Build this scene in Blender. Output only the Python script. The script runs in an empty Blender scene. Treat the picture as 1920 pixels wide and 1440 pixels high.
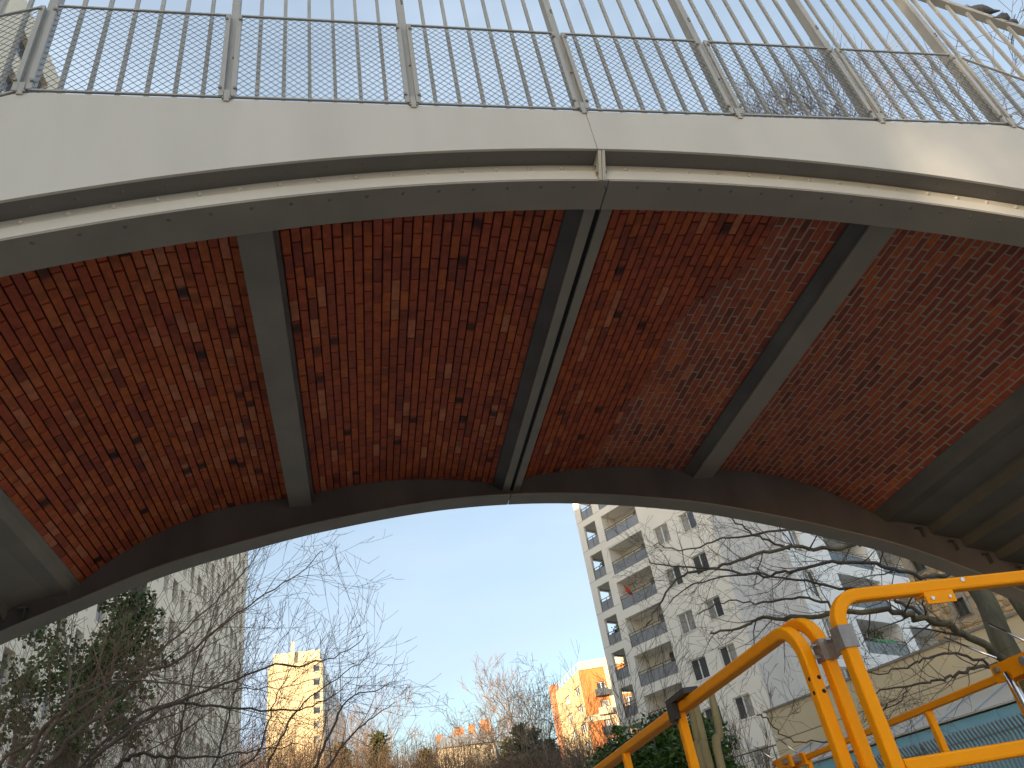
import bpy, bmesh, math, random
from mathutils import Vector, Matrix
R = math.radians
S = bpy.context.scene
COL = S.collection
GZ = -1.6                                  # ground level; the camera is the origin

# ------------------------------------------------------------------ camera
CX, CY, FPX = 960.0, 720.0, 1442.0
AX = Vector((0.9783, -0.1451, -0.1510))    # camera right
AD = Vector((-0.0397, 0.5760, -0.8165))    # camera down
AF = Vector((0.2054, 0.8040, 0.5580))      # camera forward
AF.normalize(); AX = (AX - AF * AX.dot(AF)).normalized(); AD = AF.cross(AX)
cam = bpy.data.cameras.new("camera"); co = bpy.data.objects.new("camera", cam); COL.objects.link(co)
cam.sensor_width = 36; cam.lens = 36 * FPX / 1920; cam.clip_start = 0.05; cam.clip_end = 3000
mw = Matrix.Identity(4)
for i in range(3):
    mw[i][0] = AX[i]; mw[i][1] = -AD[i]; mw[i][2] = -AF[i]
co.matrix_world = mw
S.camera = co

# ------------------------------------------------------------------ sky, sun, exposure
SUN_EL = R(9.5); SUN_DIR = Vector((0.8, 0.6, 0)).normalized()      # the way the light travels
w = bpy.data.worlds.new("World"); S.world = w; w.use_nodes = True
nt = w.node_tree; nt.nodes.clear(); N = nt.nodes.new; LK = nt.links.new
sky = N("ShaderNodeTexSky"); sky.sky_type = 'NISHITA'; sky.sun_disc = False
sky.sun_elevation = SUN_EL
sky.sun_rotation = math.atan2(-SUN_DIR.x, -SUN_DIR.y)
sky.air_density = 1.0; sky.dust_density = 1.6; sky.ozone_density = 1.0
tc = N("ShaderNodeTexCoord"); mp = N("ShaderNodeMapping"); mp.inputs['Scale'].default_value = (1.2, 1.2, 4.0)
nz = N("ShaderNodeTexNoise"); nz.inputs['Scale'].default_value = 1.35; nz.inputs['Detail'].default_value = 6; nz.inputs['Roughness'].default_value = 0.5
cr = N("ShaderNodeValToRGB"); cr.color_ramp.elements[0].position = 0.42; cr.color_ramp.elements[1].position = 0.75
cr.color_ramp.elements[0].color = (0.45, 0.45, 0.45, 1); cr.color_ramp.elements[1].color = (1.0, 1.0, 1.0, 1)
mx = N("ShaderNodeMix"); mx.data_type = 'RGBA'; mx.blend_type = 'LIGHTEN'; mx.inputs['B'].default_value = (2.25, 2.74, 3.3, 1)
bg = N("ShaderNodeBackground"); bg.inputs['Strength'].default_value = 0.096
ow = N("ShaderNodeOutputWorld")
LK(tc.outputs['Generated'], mp.inputs[0]); LK(mp.outputs[0], nz.inputs['Vector']); LK(nz.outputs['Fac'], cr.inputs[0])
LK(cr.outputs[0], mx.inputs['Factor']); LK(sky.outputs[0], mx.inputs['A']); LK(mx.outputs['Result'], bg.inputs[0]); LK(bg.outputs[0], ow.inputs[0])
sl = bpy.data.lights.new("sun", 'SUN'); sl.energy = 3.6; sl.angle = R(0.53); sl.color = (1.0, 0.82, 0.58)
so = bpy.data.objects.new("sun", sl); COL.objects.link(so)
ldir = Vector((SUN_DIR.x * math.cos(SUN_EL), SUN_DIR.y * math.cos(SUN_EL), -math.sin(SUN_EL)))
so.rotation_euler = ldir.to_track_quat('-Z', 'Y').to_euler()
S.view_settings.view_transform = 'Standard'; S.view_settings.look = 'None'
S.view_settings.exposure = 1.78; S.view_settings.gamma = 1.0
S.cycles.max_bounces = 7; S.cycles.diffuse_bounces = 4

# ------------------------------------------------------------------ helpers
def ray(px, py):
    return (AF * FPX + AX * (px - CX) + AD * (py - CY)).normalized()
def at(px, py, Y):
    r = ray(px, py); return r * (Y / r.y)
def proj(p):
    z = p.dot(AF)
    return (CX + FPX * p.dot(AX) / z, CY + FPX * p.dot(AD) / z, z)

class MB:
    def __init__(s): s.v = []; s.f = []; s.uv = None; s.col = None
    def add(s, vs, fs):
        o = len(s.v); s.v.extend([tuple(q) for q in vs]); s.f.extend([tuple(i + o for i in f) for f in fs])
    def quad(s, a, b, c, d): s.add((a, b, c, d), ((0, 1, 2, 3),))
    def box(s, x0, x1, y0, y1, z0, z1):
        s.add([(x, y, z) for z in (z0, z1) for y in (y0, y1) for x in (x0, x1)],
              ((0, 2, 3, 1), (4, 5, 7, 6), (0, 1, 5, 4), (2, 6, 7, 3), (0, 4, 6, 2), (1, 3, 7, 5)))
    def obox(s, o, u, v, w_, a, b, c):      # box in the frame u, v, w between a, b, c = (min, max)
        pts = [o + u * x + v * y + w_ * z for z in c for y in b for x in a]
        s.add(pts, ((0, 2, 3, 1), (4, 5, 7, 6), (0, 1, 5, 4), (2, 6, 7, 3), (0, 4, 6, 2), (1, 3, 7, 5)))
    def bar(s, p, q, wd, ht, up=Vector((0, 0, 1))):
        p = Vector(p); q = Vector(q); d = (q - p); L = d.length; d.normalize()
        sd = d.cross(up)
        if sd.length < 1e-4: sd = d.cross(Vector((1, 0, 0)))
        sd.normalize(); u2 = sd.cross(d)
        s.obox(p, d, sd, u2, (0, L), (-wd / 2, wd / 2), (-ht / 2, ht / 2))
    def tube(s, pts, rad, n=5, cap=True):
        pts = [Vector(p) for p in pts]; m = len(pts)
        t = (pts[1] - pts[0]).normalized()
        a = t.cross(Vector((0.31, 0.2, 0.93)))
        if a.length < 1e-3: a = t.cross(Vector((1, 0, 0)))
        a.normalize(); o = len(s.v)
        for i, p in enumerate(pts):
            tt = (pts[min(i + 1, m - 1)] - pts[max(i - 1, 0)])
            if tt.length > 1e-9: t = tt.normalized()
            a = (a - t * a.dot(t))
            a.normalize(); b = t.cross(a)
            for k in range(n):
                an = 2 * math.pi * k / n
                q = p + (a * math.cos(an) + b * math.sin(an)) * rad[i]
                s.v.append((q.x, q.y, q.z))
        for i in range(m - 1):
            for k in range(n):
                k2 = (k + 1) % n
                s.f.append((o + i * n + k, o + i * n + k2, o + (i + 1) * n + k2, o + (i + 1) * n + k))
        if cap:
            s.f.append(tuple(o + k for k in range(n))[::-1]); s.f.append(tuple(o + (m - 1) * n + k for k in range(n)))
    def sweep(s, pts, sec, up):             # section (list of (a, b)) swept along pts; a across, b along 'up' side
        pts = [Vector(p) for p in pts]; m = len(pts); n = len(sec); o = len(s.v)
        for i, p in enumerate(pts):
            t = (pts[min(i + 1, m - 1)] - pts[max(i - 1, 0)]).normalized()
            b = t.cross(up).normalized()
            for (x, y) in sec:
                q = p + up * x + b * y
                s.v.append((q.x, q.y, q.z))
        for i in range(m - 1):
            for k in range(n):
                k2 = (k + 1) % n
                s.f.append((o + i * n + k, o + i * n + k2, o + (i + 1) * n + k2, o + (i + 1) * n + k))
        s.f.append(tuple(o + k for k in range(n))[::-1]); s.f.append(tuple(o + (m - 1) * n + k for k in range(n)))
    def dome(s, c, nrm, r, h=0.6, n=8):
        c = Vector(c); nrm = Vector(nrm).normalized(); a = nrm.orthogonal().normalized(); b = nrm.cross(a); o = len(s.v)
        for (rr, hh) in ((1.0, 0.0), (0.75, 0.62 * h)):
            for k in range(n):
                an = 2 * math.pi * k / n
                q = c + (a * math.cos(an) + b * math.sin(an)) * r * rr + nrm * r * hh
                s.v.append(tuple(q))
        s.v.append(tuple(c + nrm * r * h))
        for k in range(n):
            k2 = (k + 1) % n
            s.f.append((o + k, o + k2, o + n + k2, o + n + k)); s.f.append((o + n + k, o + n + k2, o + 2 * n))
    def build(s, name, mat, parent=None, smooth=False, fix=True):
        me = bpy.data.meshes.new(name); me.from_pydata(s.v, [], s.f)
        if fix and len(s.f) < 60000:
            bm = bmesh.new(); bm.from_mesh(me); bmesh.ops.recalc_face_normals(bm, faces=bm.faces); bm.to_mesh(me); bm.free()
        me.materials.append(mat)
        if smooth:
            me.polygons.foreach_set('use_smooth', [True] * len(me.polygons))
        me.update()
        return link(name, me, parent)

def link(name, me, parent=None):
    o = bpy.data.objects.new(name, me); COL.objects.link(o)
    if parent is not None: par(o, parent)
    return o
def par(o, p):
    o.parent = p; o.matrix_parent_inverse = wm(p).inverted()
def wm(p):
    m = p.matrix_basis.copy()
    if p.parent: m = wm(p.parent) @ p.matrix_parent_inverse @ m
    return m
def tag(o, label, cat, group=None):
    o['label'] = label; o['category'] = cat
    if group: o['group'] = group
    return o
def thing(name, label, cat, loc, group=None):
    o = bpy.data.objects.new(name, None); COL.objects.link(o); o.location = loc; o.empty_display_size = 0.2
    return tag(o, label, cat, group)
def struct(o): o['kind'] = 'structure'; return o
def stuff(o): o['kind'] = 'stuff'; return o

def mat(name, col, rough=0.6, col2=None, scale=3.0, detail=4, metal=0.0, bump=0.0, bscale=40.0, spec=0.5, contrast=(0.35, 0.65), stretch=None, rnd=0.0):
    m = bpy.data.materials.new(name); m.use_nodes = True; t = m.node_tree; b = t.nodes['Principled BSDF']
    b.inputs['Roughness'].default_value = rough; b.inputs['Metallic'].default_value = metal
    b.inputs['Specular IOR Level'].default_value = spec
    b.inputs['Base Color'].default_value = (*col, 1)
    tcn = t.nodes.new("ShaderNodeTexCoord"); vec = tcn.outputs['Object']
    if stretch:
        mpn = t.nodes.new("ShaderNodeMapping"); mpn.inputs['Scale'].default_value = stretch
        t.links.new(vec, mpn.inputs[0]); vec = mpn.outputs[0]
    last = None
    if col2:
        n = t.nodes.new("ShaderNodeTexNoise"); n.inputs['Scale'].default_value = scale; n.inputs['Detail'].default_value = detail
        t.links.new(vec, n.inputs['Vector'])
        r = t.nodes.new("ShaderNodeValToRGB"); e = r.color_ramp.elements
        e[0].position, e[1].position = contrast; e[0].color = (*col, 1); e[1].color = (*col2, 1)
        t.links.new(n.outputs['Fac'], r.inputs[0]); last = r.outputs[0]
    if rnd:
        oi = t.nodes.new("ShaderNodeObjectInfo"); hs = t.nodes.new("ShaderNodeHueSaturation")
        mr = t.nodes.new("ShaderNodeMapRange"); mr.inputs[3].default_value = 1 - rnd; mr.inputs[4].default_value = 1 + rnd
        t.links.new(oi.outputs['Random'], mr.inputs[0]); t.links.new(mr.outputs[0], hs.inputs['Value'])
        if last: t.links.new(last, hs.inputs['Color'])
        else: hs.inputs['Color'].default_value = (*col, 1)
        last = hs.outputs[0]
    if last: t.links.new(last, b.inputs['Base Color'])
    if bump:
        n2 = t.nodes.new("ShaderNodeTexNoise"); n2.inputs['Scale'].default_value = bscale; n2.inputs['Detail'].default_value = 5
        t.links.new(vec, n2.inputs['Vector'])
        bp = t.nodes.new("ShaderNodeBump"); bp.inputs['Strength'].default_value = bump; bp.inputs['Distance'].default_value = 0.02
        t.links.new(n2.outputs['Fac'], bp.inputs['Height']); t.links.new(bp.outputs[0], b.inputs['Normal'])
    return m

M = {}
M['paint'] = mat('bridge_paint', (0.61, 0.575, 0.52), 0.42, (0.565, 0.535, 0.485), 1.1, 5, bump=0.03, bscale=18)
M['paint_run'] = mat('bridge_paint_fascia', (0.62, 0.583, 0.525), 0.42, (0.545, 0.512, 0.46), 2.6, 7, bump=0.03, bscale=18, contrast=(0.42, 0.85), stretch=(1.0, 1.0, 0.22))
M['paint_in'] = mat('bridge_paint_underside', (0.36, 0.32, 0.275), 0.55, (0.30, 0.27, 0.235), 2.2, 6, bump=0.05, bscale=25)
M['paint_ledge_shade'] = mat('bridge_paint_ledge_shade', (0.20, 0.185, 0.17), 0.55, (0.165, 0.155, 0.145), 2.2, 6)  # darker copy of the bridge paint, carrying the ledge's shade in its colour
M['paint_lit'] = mat('bridge_paint_angle_lit', (0.72, 0.68, 0.62), 0.42, (0.67, 0.635, 0.58), 1.5, 5)  # same paint made lighter: skylight on the strip is put into its colour
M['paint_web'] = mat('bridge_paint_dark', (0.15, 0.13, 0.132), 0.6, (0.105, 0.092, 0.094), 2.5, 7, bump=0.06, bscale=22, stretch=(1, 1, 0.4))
M['rail'] = mat('railing_grey', (0.45, 0.44, 0.415), 0.5, (0.39, 0.38, 0.36), 6, 4)
M['meshwire'] = mat('mesh_wire', (0.13, 0.14, 0.16), 0.5)
M['meshframe'] = mat('mesh_frame', (0.42, 0.41, 0.39), 0.45)
M['black'] = mat('black_void', (0.012, 0.012, 0.016), 0.8)
M['bolt'] = mat('bolt', (0.30, 0.27, 0.23), 0.4)
M['concrete'] = mat('concrete', (0.33, 0.31, 0.28), 0.85, (0.24, 0.23, 0.21), 0.8, 6, bump=0.2)
M['steel_dark'] = mat('stair_steel', (0.17, 0.16, 0.145), 0.5, (0.11, 0.10, 0.095), 1.8, 6, bump=0.04, bscale=20)
M['steel_mid'] = mat('stair_paint', (0.19, 0.175, 0.155), 0.5, (0.145, 0.135, 0.12), 1.8, 6)
M['orange'] = mat('lift_orange', (0.97, 0.36, 0.001), 0.45, (0.92, 0.33, 0.001), 5, 6, bump=0.03, bscale=60, spec=0.15)
M['clamp'] = mat('zinc_clamp', (0.33, 0.30, 0.29), 0.42, (0.25, 0.225, 0.22), 30, 4, metal=0.35)
M['chrome'] = mat('strut_chrome', (0.72, 0.72, 0.73), 0.16, metal=1.0)
M['plastic'] = mat('black_plastic', (0.028, 0.026, 0.028), 0.42)
M['white'] = mat('render_white', (0.84, 0.79, 0.71), 0.85, (0.78, 0.735, 0.66), 0.35, 6, bump=0.06)
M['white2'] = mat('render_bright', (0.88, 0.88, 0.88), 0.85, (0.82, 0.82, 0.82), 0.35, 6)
M['greypanel'] = mat('grey_cladding', (0.66, 0.66, 0.66), 0.6, (0.60, 0.60, 0.605), 0.6, 4)
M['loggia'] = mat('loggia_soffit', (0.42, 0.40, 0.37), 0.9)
M['glass'] = mat('window_glass', (0.035, 0.04, 0.045), 0.08, spec=0.8)
M['curtain'] = mat('net_curtain', (0.34, 0.32, 0.29), 0.6, (0.22, 0.21, 0.19), 3.0, 3, spec=0.6)
M['frame_w'] = mat('white_frame', (0.75, 0.75, 0.73), 0.5)
M['bal_panel'] = mat('balcony_panel', (0.27, 0.28, 0.30), 0.25, (0.22, 0.23, 0.245), 0.8, 3)
M['bal_dark'] = mat('balcony_dark_panel', (0.085, 0.088, 0.095), 0.3, (0.065, 0.068, 0.075), 1.2, 3)
M['bal_rail'] = mat('balcony_rail', (0.075, 0.065, 0.055), 0.5)
M['slab'] = mat('tower_cream', (0.86, 0.75, 0.60), 0.9, (0.80, 0.69, 0.555), 0.25, 6)
M['slab_win'] = mat('tower_shutter', (0.36, 0.37, 0.39), 0.5, (0.27, 0.28, 0.295), 0.8, 3)
M['yellow'] = mat('tower_yellow', (0.60, 0.47, 0.29), 0.9, (0.55, 0.43, 0.265), 0.12, 6)
M['yellow_lt'] = mat('tower_parapet', (0.68, 0.55, 0.36), 0.9)
M['tower_side'] = mat('tower_side_grey', (0.72, 0.70, 0.69), 0.9, (0.65, 0.63, 0.62), 0.2, 4)
M['orange_b'] = mat('facade_orange', (0.56, 0.20, 0.055), 0.9, (0.48, 0.165, 0.045), 0.4, 6)
M['ochre'] = mat('facade_ochre', (0.48, 0.36, 0.20), 0.9, (0.42, 0.31, 0.175), 0.3, 6)
M['cream_b'] = mat('facade_cream_band', (0.62, 0.52, 0.36), 0.9)
M['beige'] = mat('beige_render', (0.60, 0.50, 0.335), 0.9, (0.53, 0.45, 0.31), 0.4, 7, bump=0.05)
M['coping'] = mat('wall_coping', (0.23, 0.215, 0.19), 0.8)
M['blue'] = mat('blue_sheet', (0.20, 0.41, 0.53), 0.5, (0.165, 0.36, 0.47), 0.8, 5)
M['roofsheet'] = mat('pale_roof_sheet', (0.42, 0.40, 0.36), 0.35, (0.37, 0.355, 0.325), 0.6, 4)
M['bluegrey'] = mat('blue_grey_batten', (0.27, 0.32, 0.40), 0.5)
M['galv'] = mat('galvanised_wire', (0.21, 0.225, 0.24), 0.45, metal=0.3)
M['stone'] = mat('rubble_stone', (0.52, 0.37, 0.20), 0.9, (0.40, 0.28, 0.155), 1.3, 6, bump=0.4, bscale=9, rnd=0.28)
M['mortar_s'] = mat('stone_mortar', (0.42, 0.35, 0.25), 0.95, (0.35, 0.29, 0.21), 2, 5)
M['bark'] = mat('bark_dark', (0.13, 0.10, 0.08), 0.9, (0.09, 0.068, 0.054), 6, 6, bump=0.5, bscale=30, stretch=(1, 1, 0.3))
M['bark_r'] = mat('bark_reddish', (0.20, 0.145, 0.105), 0.85, (0.145, 0.105, 0.078), 5, 5)
M['bark_l'] = mat('bark_warm', (0.22, 0.145, 0.095), 0.85, (0.155, 0.10, 0.068), 5, 5)
M['bark_g'] = mat('bark_mossy', (0.20, 0.175, 0.10), 0.9, (0.09, 0.075, 0.055), 4, 6, bump=1.0, bscale=14, stretch=(1, 1, 0.18))
M['bark_far'] = mat('bark_far', (0.20, 0.125, 0.07), 0.9, (0.15, 0.095, 0.055), 0.7, 5)
M['bark_far2'] = mat('bark_far_grey', (0.25, 0.19, 0.135), 0.9, (0.18, 0.135, 0.10), 0.7, 5)
M['stake'] = mat('pale_stem', (0.36, 0.34, 0.20), 0.7, (0.27, 0.21, 0.12), 4, 5, stretch=(1, 1, 0.35))
M['pebble'] = mat('ground_earth', (0.34, 0.30, 0.24), 0.95, (0.24, 0.215, 0.17), 0.5, 8, bump=0.4, bscale=5)
M['ballast'] = mat('track_ballast', (0.42, 0.39, 0.34), 0.95, (0.28, 0.26, 0.23), 9, 6, bump=0.9, bscale=14)
M['pigeon'] = mat('pigeon_grey', (0.12, 0.12, 0.135), 0.7, (0.07, 0.07, 0.085), 30, 3)
M['red'] = mat('red_cloth', (0.62, 0.03, 0.02), 0.8)
M['green_cloth'] = mat('green_cloth', (0.05, 0.35, 0.14), 0.8)
M['roof_zinc'] = mat('roof_zinc', (0.24, 0.26, 0.28), 0.5)
M['chimney'] = mat('chimney_brick', (0.40, 0.18, 0.09), 0.9)

def leafmat(name, c1, c2, rough=0.45, spec=0.4):
    m = mat(name, c1, rough, c2, 2.2, 5, spec=spec, contrast=(0.3, 0.7)); b = m.node_tree.nodes['Principled BSDF']
    return m
M['ivy'] = leafmat('ivy_leaf', (0.06, 0.09, 0.028), (0.11, 0.15, 0.05), 0.55, 0.2)
M['laurel'] = leafmat('laurel_leaf', (0.035, 0.085, 0.018), (0.075, 0.145, 0.03), 0.45, 0.3)
M['conifer'] = leafmat('conifer_needles', (0.055, 0.062, 0.022), (0.095, 0.10, 0.032), 0.7)
M['plant'] = leafmat('balcony_leaf', (0.03, 0.05, 0.02), (0.06, 0.09, 0.03), 0.6)

# brick material: tint + burn read from each brick's own colour attribute, grain from noise, u along the brick
def brick_mat():
    m = bpy.data.materials.new('brick_red'); m.use_nodes = True; t = m.node_tree; b = t.nodes['Principled BSDF']
    b.inputs['Roughness'].default_value = 0.75; b.inputs['Specular IOR Level'].default_value = 0.35
    A = t.nodes.new; K = t.links.new
    at_ = A("ShaderNodeAttribute"); at_.attribute_name = 'brick_tint'
    sp = A("ShaderNodeSeparateColor"); K(at_.outputs['Color'], sp.inputs[0])
    rp = A("ShaderNodeValToRGB"); e = rp.color_ramp.elements
    cols = [(0.0, (0.24, 0.064, 0.05)), (0.25, (0.38, 0.092, 0.058)), (0.5, (0.51, 0.112, 0.058)), (0.75, (0.61, 0.150, 0.048)), (1.0, (0.66, 0.225, 0.115))]
    e[0].position, e[0].color = 0, (*cols[0][1], 1); e[1].position, e[1].color = 1, (*cols[-1][1], 1)
    for p, c in cols[1:-1]:
        q = e.new(p); q.color = (*c, 1)
    K(sp.outputs[0], rp.inputs[0])
    tcn = A("ShaderNodeTexCoord"); n = A("ShaderNodeTexNoise"); n.inputs['Scale'].default_value = 14; n.inputs['Detail'].default_value = 6; n.inputs['Roughness'].default_value = 0.65
    geo = A("ShaderNodeNewGeometry"); K(geo.outputs['Position'], n.inputs['Vector'])
    mr = A("ShaderNodeMapRange"); mr.inputs[1].default_value = 0.3; mr.inputs[2].default_value = 0.7; mr.inputs[3].default_value = 0.72; mr.inputs[4].default_value = 1.15
    K(n.outputs['Fac'], mr.inputs[0])
    hs = A("ShaderNodeHueSaturation"); K(rp.outputs[0], hs.inputs['Color']); K(mr.outputs[0], hs.inputs['Value'])
    # burnt core: green channel = strength, blue = place along the brick
    uv = A("ShaderNodeUVMap"); uv.uv_map = 'uv'; sx = A("ShaderNodeSeparateXYZ"); K(uv.outputs[0], sx.inputs[0])
    d = A("ShaderNodeMath"); d.operation = 'SUBTRACT'; K(sx.outputs[0], d.inputs[0]); K(sp.outputs[2], d.inputs[1])
    ab = A("ShaderNodeMath"); ab.operation = 'ABSOLUTE'; K(d.outputs[0], ab.inputs[0])
    m2 = A("ShaderNodeMapRange"); m2.inputs[1].default_value = 0.40; m2.inputs[2].default_value = 0.10; m2.inputs[3].default_value = 0; m2.inputs[4].default_value = 1
    m2.interpolation_type = 'SMOOTHSTEP'
    n3 = A("ShaderNodeTexNoise"); n3.inputs['Scale'].default_value = 22; K(geo.outputs['Position'], n3.inputs['Vector'])
    m5 = A("ShaderNodeMath"); m5.operation = 'MULTIPLY_ADD'; m5.inputs[1].default_value = 0.25; K(n3.outputs['Fac'], m5.inputs[0]); K(ab.outputs[0], m5.inputs[2])
    m6 = A("ShaderNodeMath"); m6.operation = 'SUBTRACT'; m6.inputs[1].default_value = 0.12; K(m5.outputs[0], m6.inputs[0])
    K(m6.outputs[0], m2.inputs[0])
    m3 = A("ShaderNodeMath"); m3.operation = 'MULTIPLY'; K(m2.outputs[0], m3.inputs[0]); K(sp.outputs[1], m3.inputs[1])
    mxn = A("ShaderNodeMix"); mxn.data_type = 'RGBA'; mxn.inputs['B'].default_value = (0.045, 0.03, 0.032, 1)
    K(m3.outputs[0], mxn.inputs['Factor']); K(hs.outputs[0], mxn.inputs['A']); K(mxn.outputs['Result'], b.inputs['Base Color'])
    bp = A("ShaderNodeBump"); bp.inputs['Strength'].default_value = 0.35; bp.inputs['Distance'].default_value = 0.006
    n4 = A("ShaderNodeTexNoise"); n4.inputs['Scale'].default_value = 70; n4.inputs['Detail'].default_value = 5; K(geo.outputs['Position'], n4.inputs['Vector'])
    K(n4.outputs['Fac'], bp.inputs['Height']); K(bp.outputs[0], b.inputs['Normal'])
    return m
M['brick'] = brick_mat()
M['joint_dark'] = mat('raked_joint', (0.11, 0.03, 0.022), 0.95, (0.07, 0.02, 0.018), 8, 5)
M['joint_pale'] = mat('fresh_mortar', (0.46, 0.35, 0.27), 0.95, (0.38, 0.285, 0.215), 12, 5, bump=0.3)

# ------------------------------------------------------------------ ground
mb = MB(); mb.box(-1500, 1500, -1500, 1500, GZ - 0.5, GZ)
struct(mb.build('ground', M['pebble']))
mb = MB(); mb.box(-3.2, 4.4, -60, 130, GZ + 0.004, GZ + 0.03)
struct(mb.build('track_bed', M['ballast']))

# ------------------------------------------------------------------ the arch bridge
rng = random.Random(5)
bridge = thing('arch_bridge', 'steel arch footbridge with brick jack arches between grey cross beams overhead', 'bridge', (1.6, 5.2, GZ))
def lerpt(tab, x):
    n = len(tab)                             # Catmull-Rom through the table, straight beyond it
    if x <= tab[0][0]:
        (a, b), (c, d) = tab[0], tab[1]; return b + (x - a) * (d - b) / (c - a)
    if x >= tab[-1][0]:
        (a, b), (c, d) = tab[-2], tab[-1]; return d + (x - c) * (d - b) / (c - a)
    for i in range(n - 1):
        if tab[i][0] <= x <= tab[i + 1][0]:
            x0, y0 = tab[i]; x1, y1 = tab[i + 1]; h = x1 - x0; t = (x - x0) / h
            m0 = (y1 - tab[i - 1][1]) / (x1 - tab[i - 1][0]) if i > 0 else (y1 - y0) / h
            m1 = (tab[i + 2][1] - y0) / (tab[i + 2][0] - x0) if i < n - 2 else (y1 - y0) / h
            return (2*t**3 - 3*t*t + 1) * y0 + (t**3 - 2*t*t + t) * h * m0 + (-2*t**3 + 3*t*t) * y1 + (t**3 - t*t) * h * m1
def near_z(x):                               # underside of the near girder's arched flange
    return 3.556 - (0.0475 if x < 1.62 else 0.0400) * (x - 1.62) ** 2 * (1 if abs(x - 1.62) < 9 else 1)
FAR = [(-5.2, 1.55), (-4.2, 2.06), (-3.06, 2.585), (-2.5, 2.805), (-1.81, 3.072), (-1.11, 3.25), (-0.35, 3.403), (0.72, 3.535), (1.6, 3.556), (2.44, 3.497), (3.5, 3.332), (4.2, 3.157), (5.08, 2.88), (5.93, 2.56), (6.72, 2.14), (7.6, 1.6), (8.6, 0.85)]
def far_z(x): return lerpt(FAR, x)
def arc(prof, zf, x0, x1, n=60):             # closed profile [(Y, dz)] run along the arch
    mb = MB(); k = len(prof)
    for i in range(n + 1):
        x = x0 + (x1 - x0) * i / n; z = zf(x)
        for (y, dz) in prof: mb.v.append((x, y, z + (dz(x, z) if callable(dz) else dz)))
    for i in range(n):
        for j in range(k):
            j2 = (j + 1) % k
            mb.f.append((i * k + j, i * k + j2, (i + 1) * k + j2, (i + 1) * k + j))
    mb.f.append(tuple(range(k))[::-1]); mb.f.append(tuple(n * k + j for j in range(k)))
    return mb
def rect(y0, y1, a, b): return [(y0, a), (y1, a), (y1, b), (y0, b)]
def deck_top(x):
    if x > 4.75: return 4.075 - 0.62 * (x - 4.75)
    if x < -1.71: return 4.075 + 0.56 * (x + 1.71)
    return 4.075
XL, XR, XS = -4.6, 7.6, 1.60
SEAM = 0.004
girder = arc(rect(3.02, 3.05, 0.012, lambda x, z: max(0.16, min(0.40, deck_top(x) - 0.03 - z))), near_z, XL, XR).build('arch_girder', M['paint'], bridge)
girder['label'] = 'near arch girder with a row of rivets over its flange'
for (a, b) in ((XL, XS - SEAM), (XS + SEAM, XR)):
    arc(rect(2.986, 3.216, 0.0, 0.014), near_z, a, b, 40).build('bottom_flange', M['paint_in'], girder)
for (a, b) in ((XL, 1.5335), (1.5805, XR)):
    arc(rect(2.984, 3.019, 0.0145, 0.088), near_z, a, b, 40).build('edge_angle', M['paint_lit'], girder)
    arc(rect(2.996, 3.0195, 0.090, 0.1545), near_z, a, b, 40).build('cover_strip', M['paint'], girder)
    arc(rect(2.884, 3.0195, 0.157, 0.172), near_z, a, b, 40).build('soffit_ledge', M['paint_ledge_shade'], girder)
rv = MB(); rv2 = MB()
x = XL + 0.1
while x < XR - 0.1:
    z = near_z(x); sl_ = (near_z(x + 0.01) - near_z(x - 0.01)) / 0.02
    if abs(x - 1.56) > 0.06:
        rv.dome((x, 2.996, z + 0.122), (0, -1, 0), 0.0155, 0.95)
    rv2.dome((x + 0.06, 3.035, near_z(x + 0.06)), (sl_, 0, -1), 0.012, 0.45)
    rv2.dome((x + 0.05, 2.935, near_z(x + 0.05) + 0.157), (sl_, 0, -1), 0.012, 0.45)
    x += 0.208
o = rv.build('rivets', M['paint'], girder, True); stuff(o)
o = rv2.build('rivets', M['paint_ledge_shade'], girder, True); stuff(o)
# fascia in two plates that meet at a hairline seam
for (a, b) in ((XL, 1.53 - SEAM / 2), (1.53 + SEAM / 2, XR)):
    o = arc([(2.866, 0.152), (2.883, 0.152), (2.883, lambda x, z: max(0.3, deck_top(x) - z)), (2.866, lambda x, z: max(0.3, deck_top(x) - z))], near_z, a, b, 60).build('fascia_panel', M['paint_run'], bridge)
# crown joint: a pair of bolted plates
jp = MB(); zc = near_z(1.56)
for xj in (1.545, 1.569):
    q = [(2.872, 0.1535), (2.9952, 0.1535), (2.9952, 0.016), (2.980, 0.002)]
    jp.v += [(xj + dx, y, zc + d) for dx in (-0.010, 0.010) for y, d in q]; o_ = len(jp.v) - 8
    jp.f += [tuple(o_ + i for i in f) for f in ((3, 2, 1, 0), (4, 5, 6, 7), (0, 1, 5, 4), (1, 2, 6, 5), (2, 3, 7, 6), (3, 0, 4, 7))]
joint = jp.build('joint_plate', M['paint'], bridge)
bl = MB()
for xb, zb in ((1.530, 0.05), (1.530, 0.115), (1.584, 0.06), (1.584, 0.12)):
    bl.tube([(xb - 0.008, 2.965, zc + zb), (xb + 0.008, 2.965, zc + zb)], [0.010, 0.010], 6)
stuff(bl.build('bolts', M['bolt'], joint))
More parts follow.
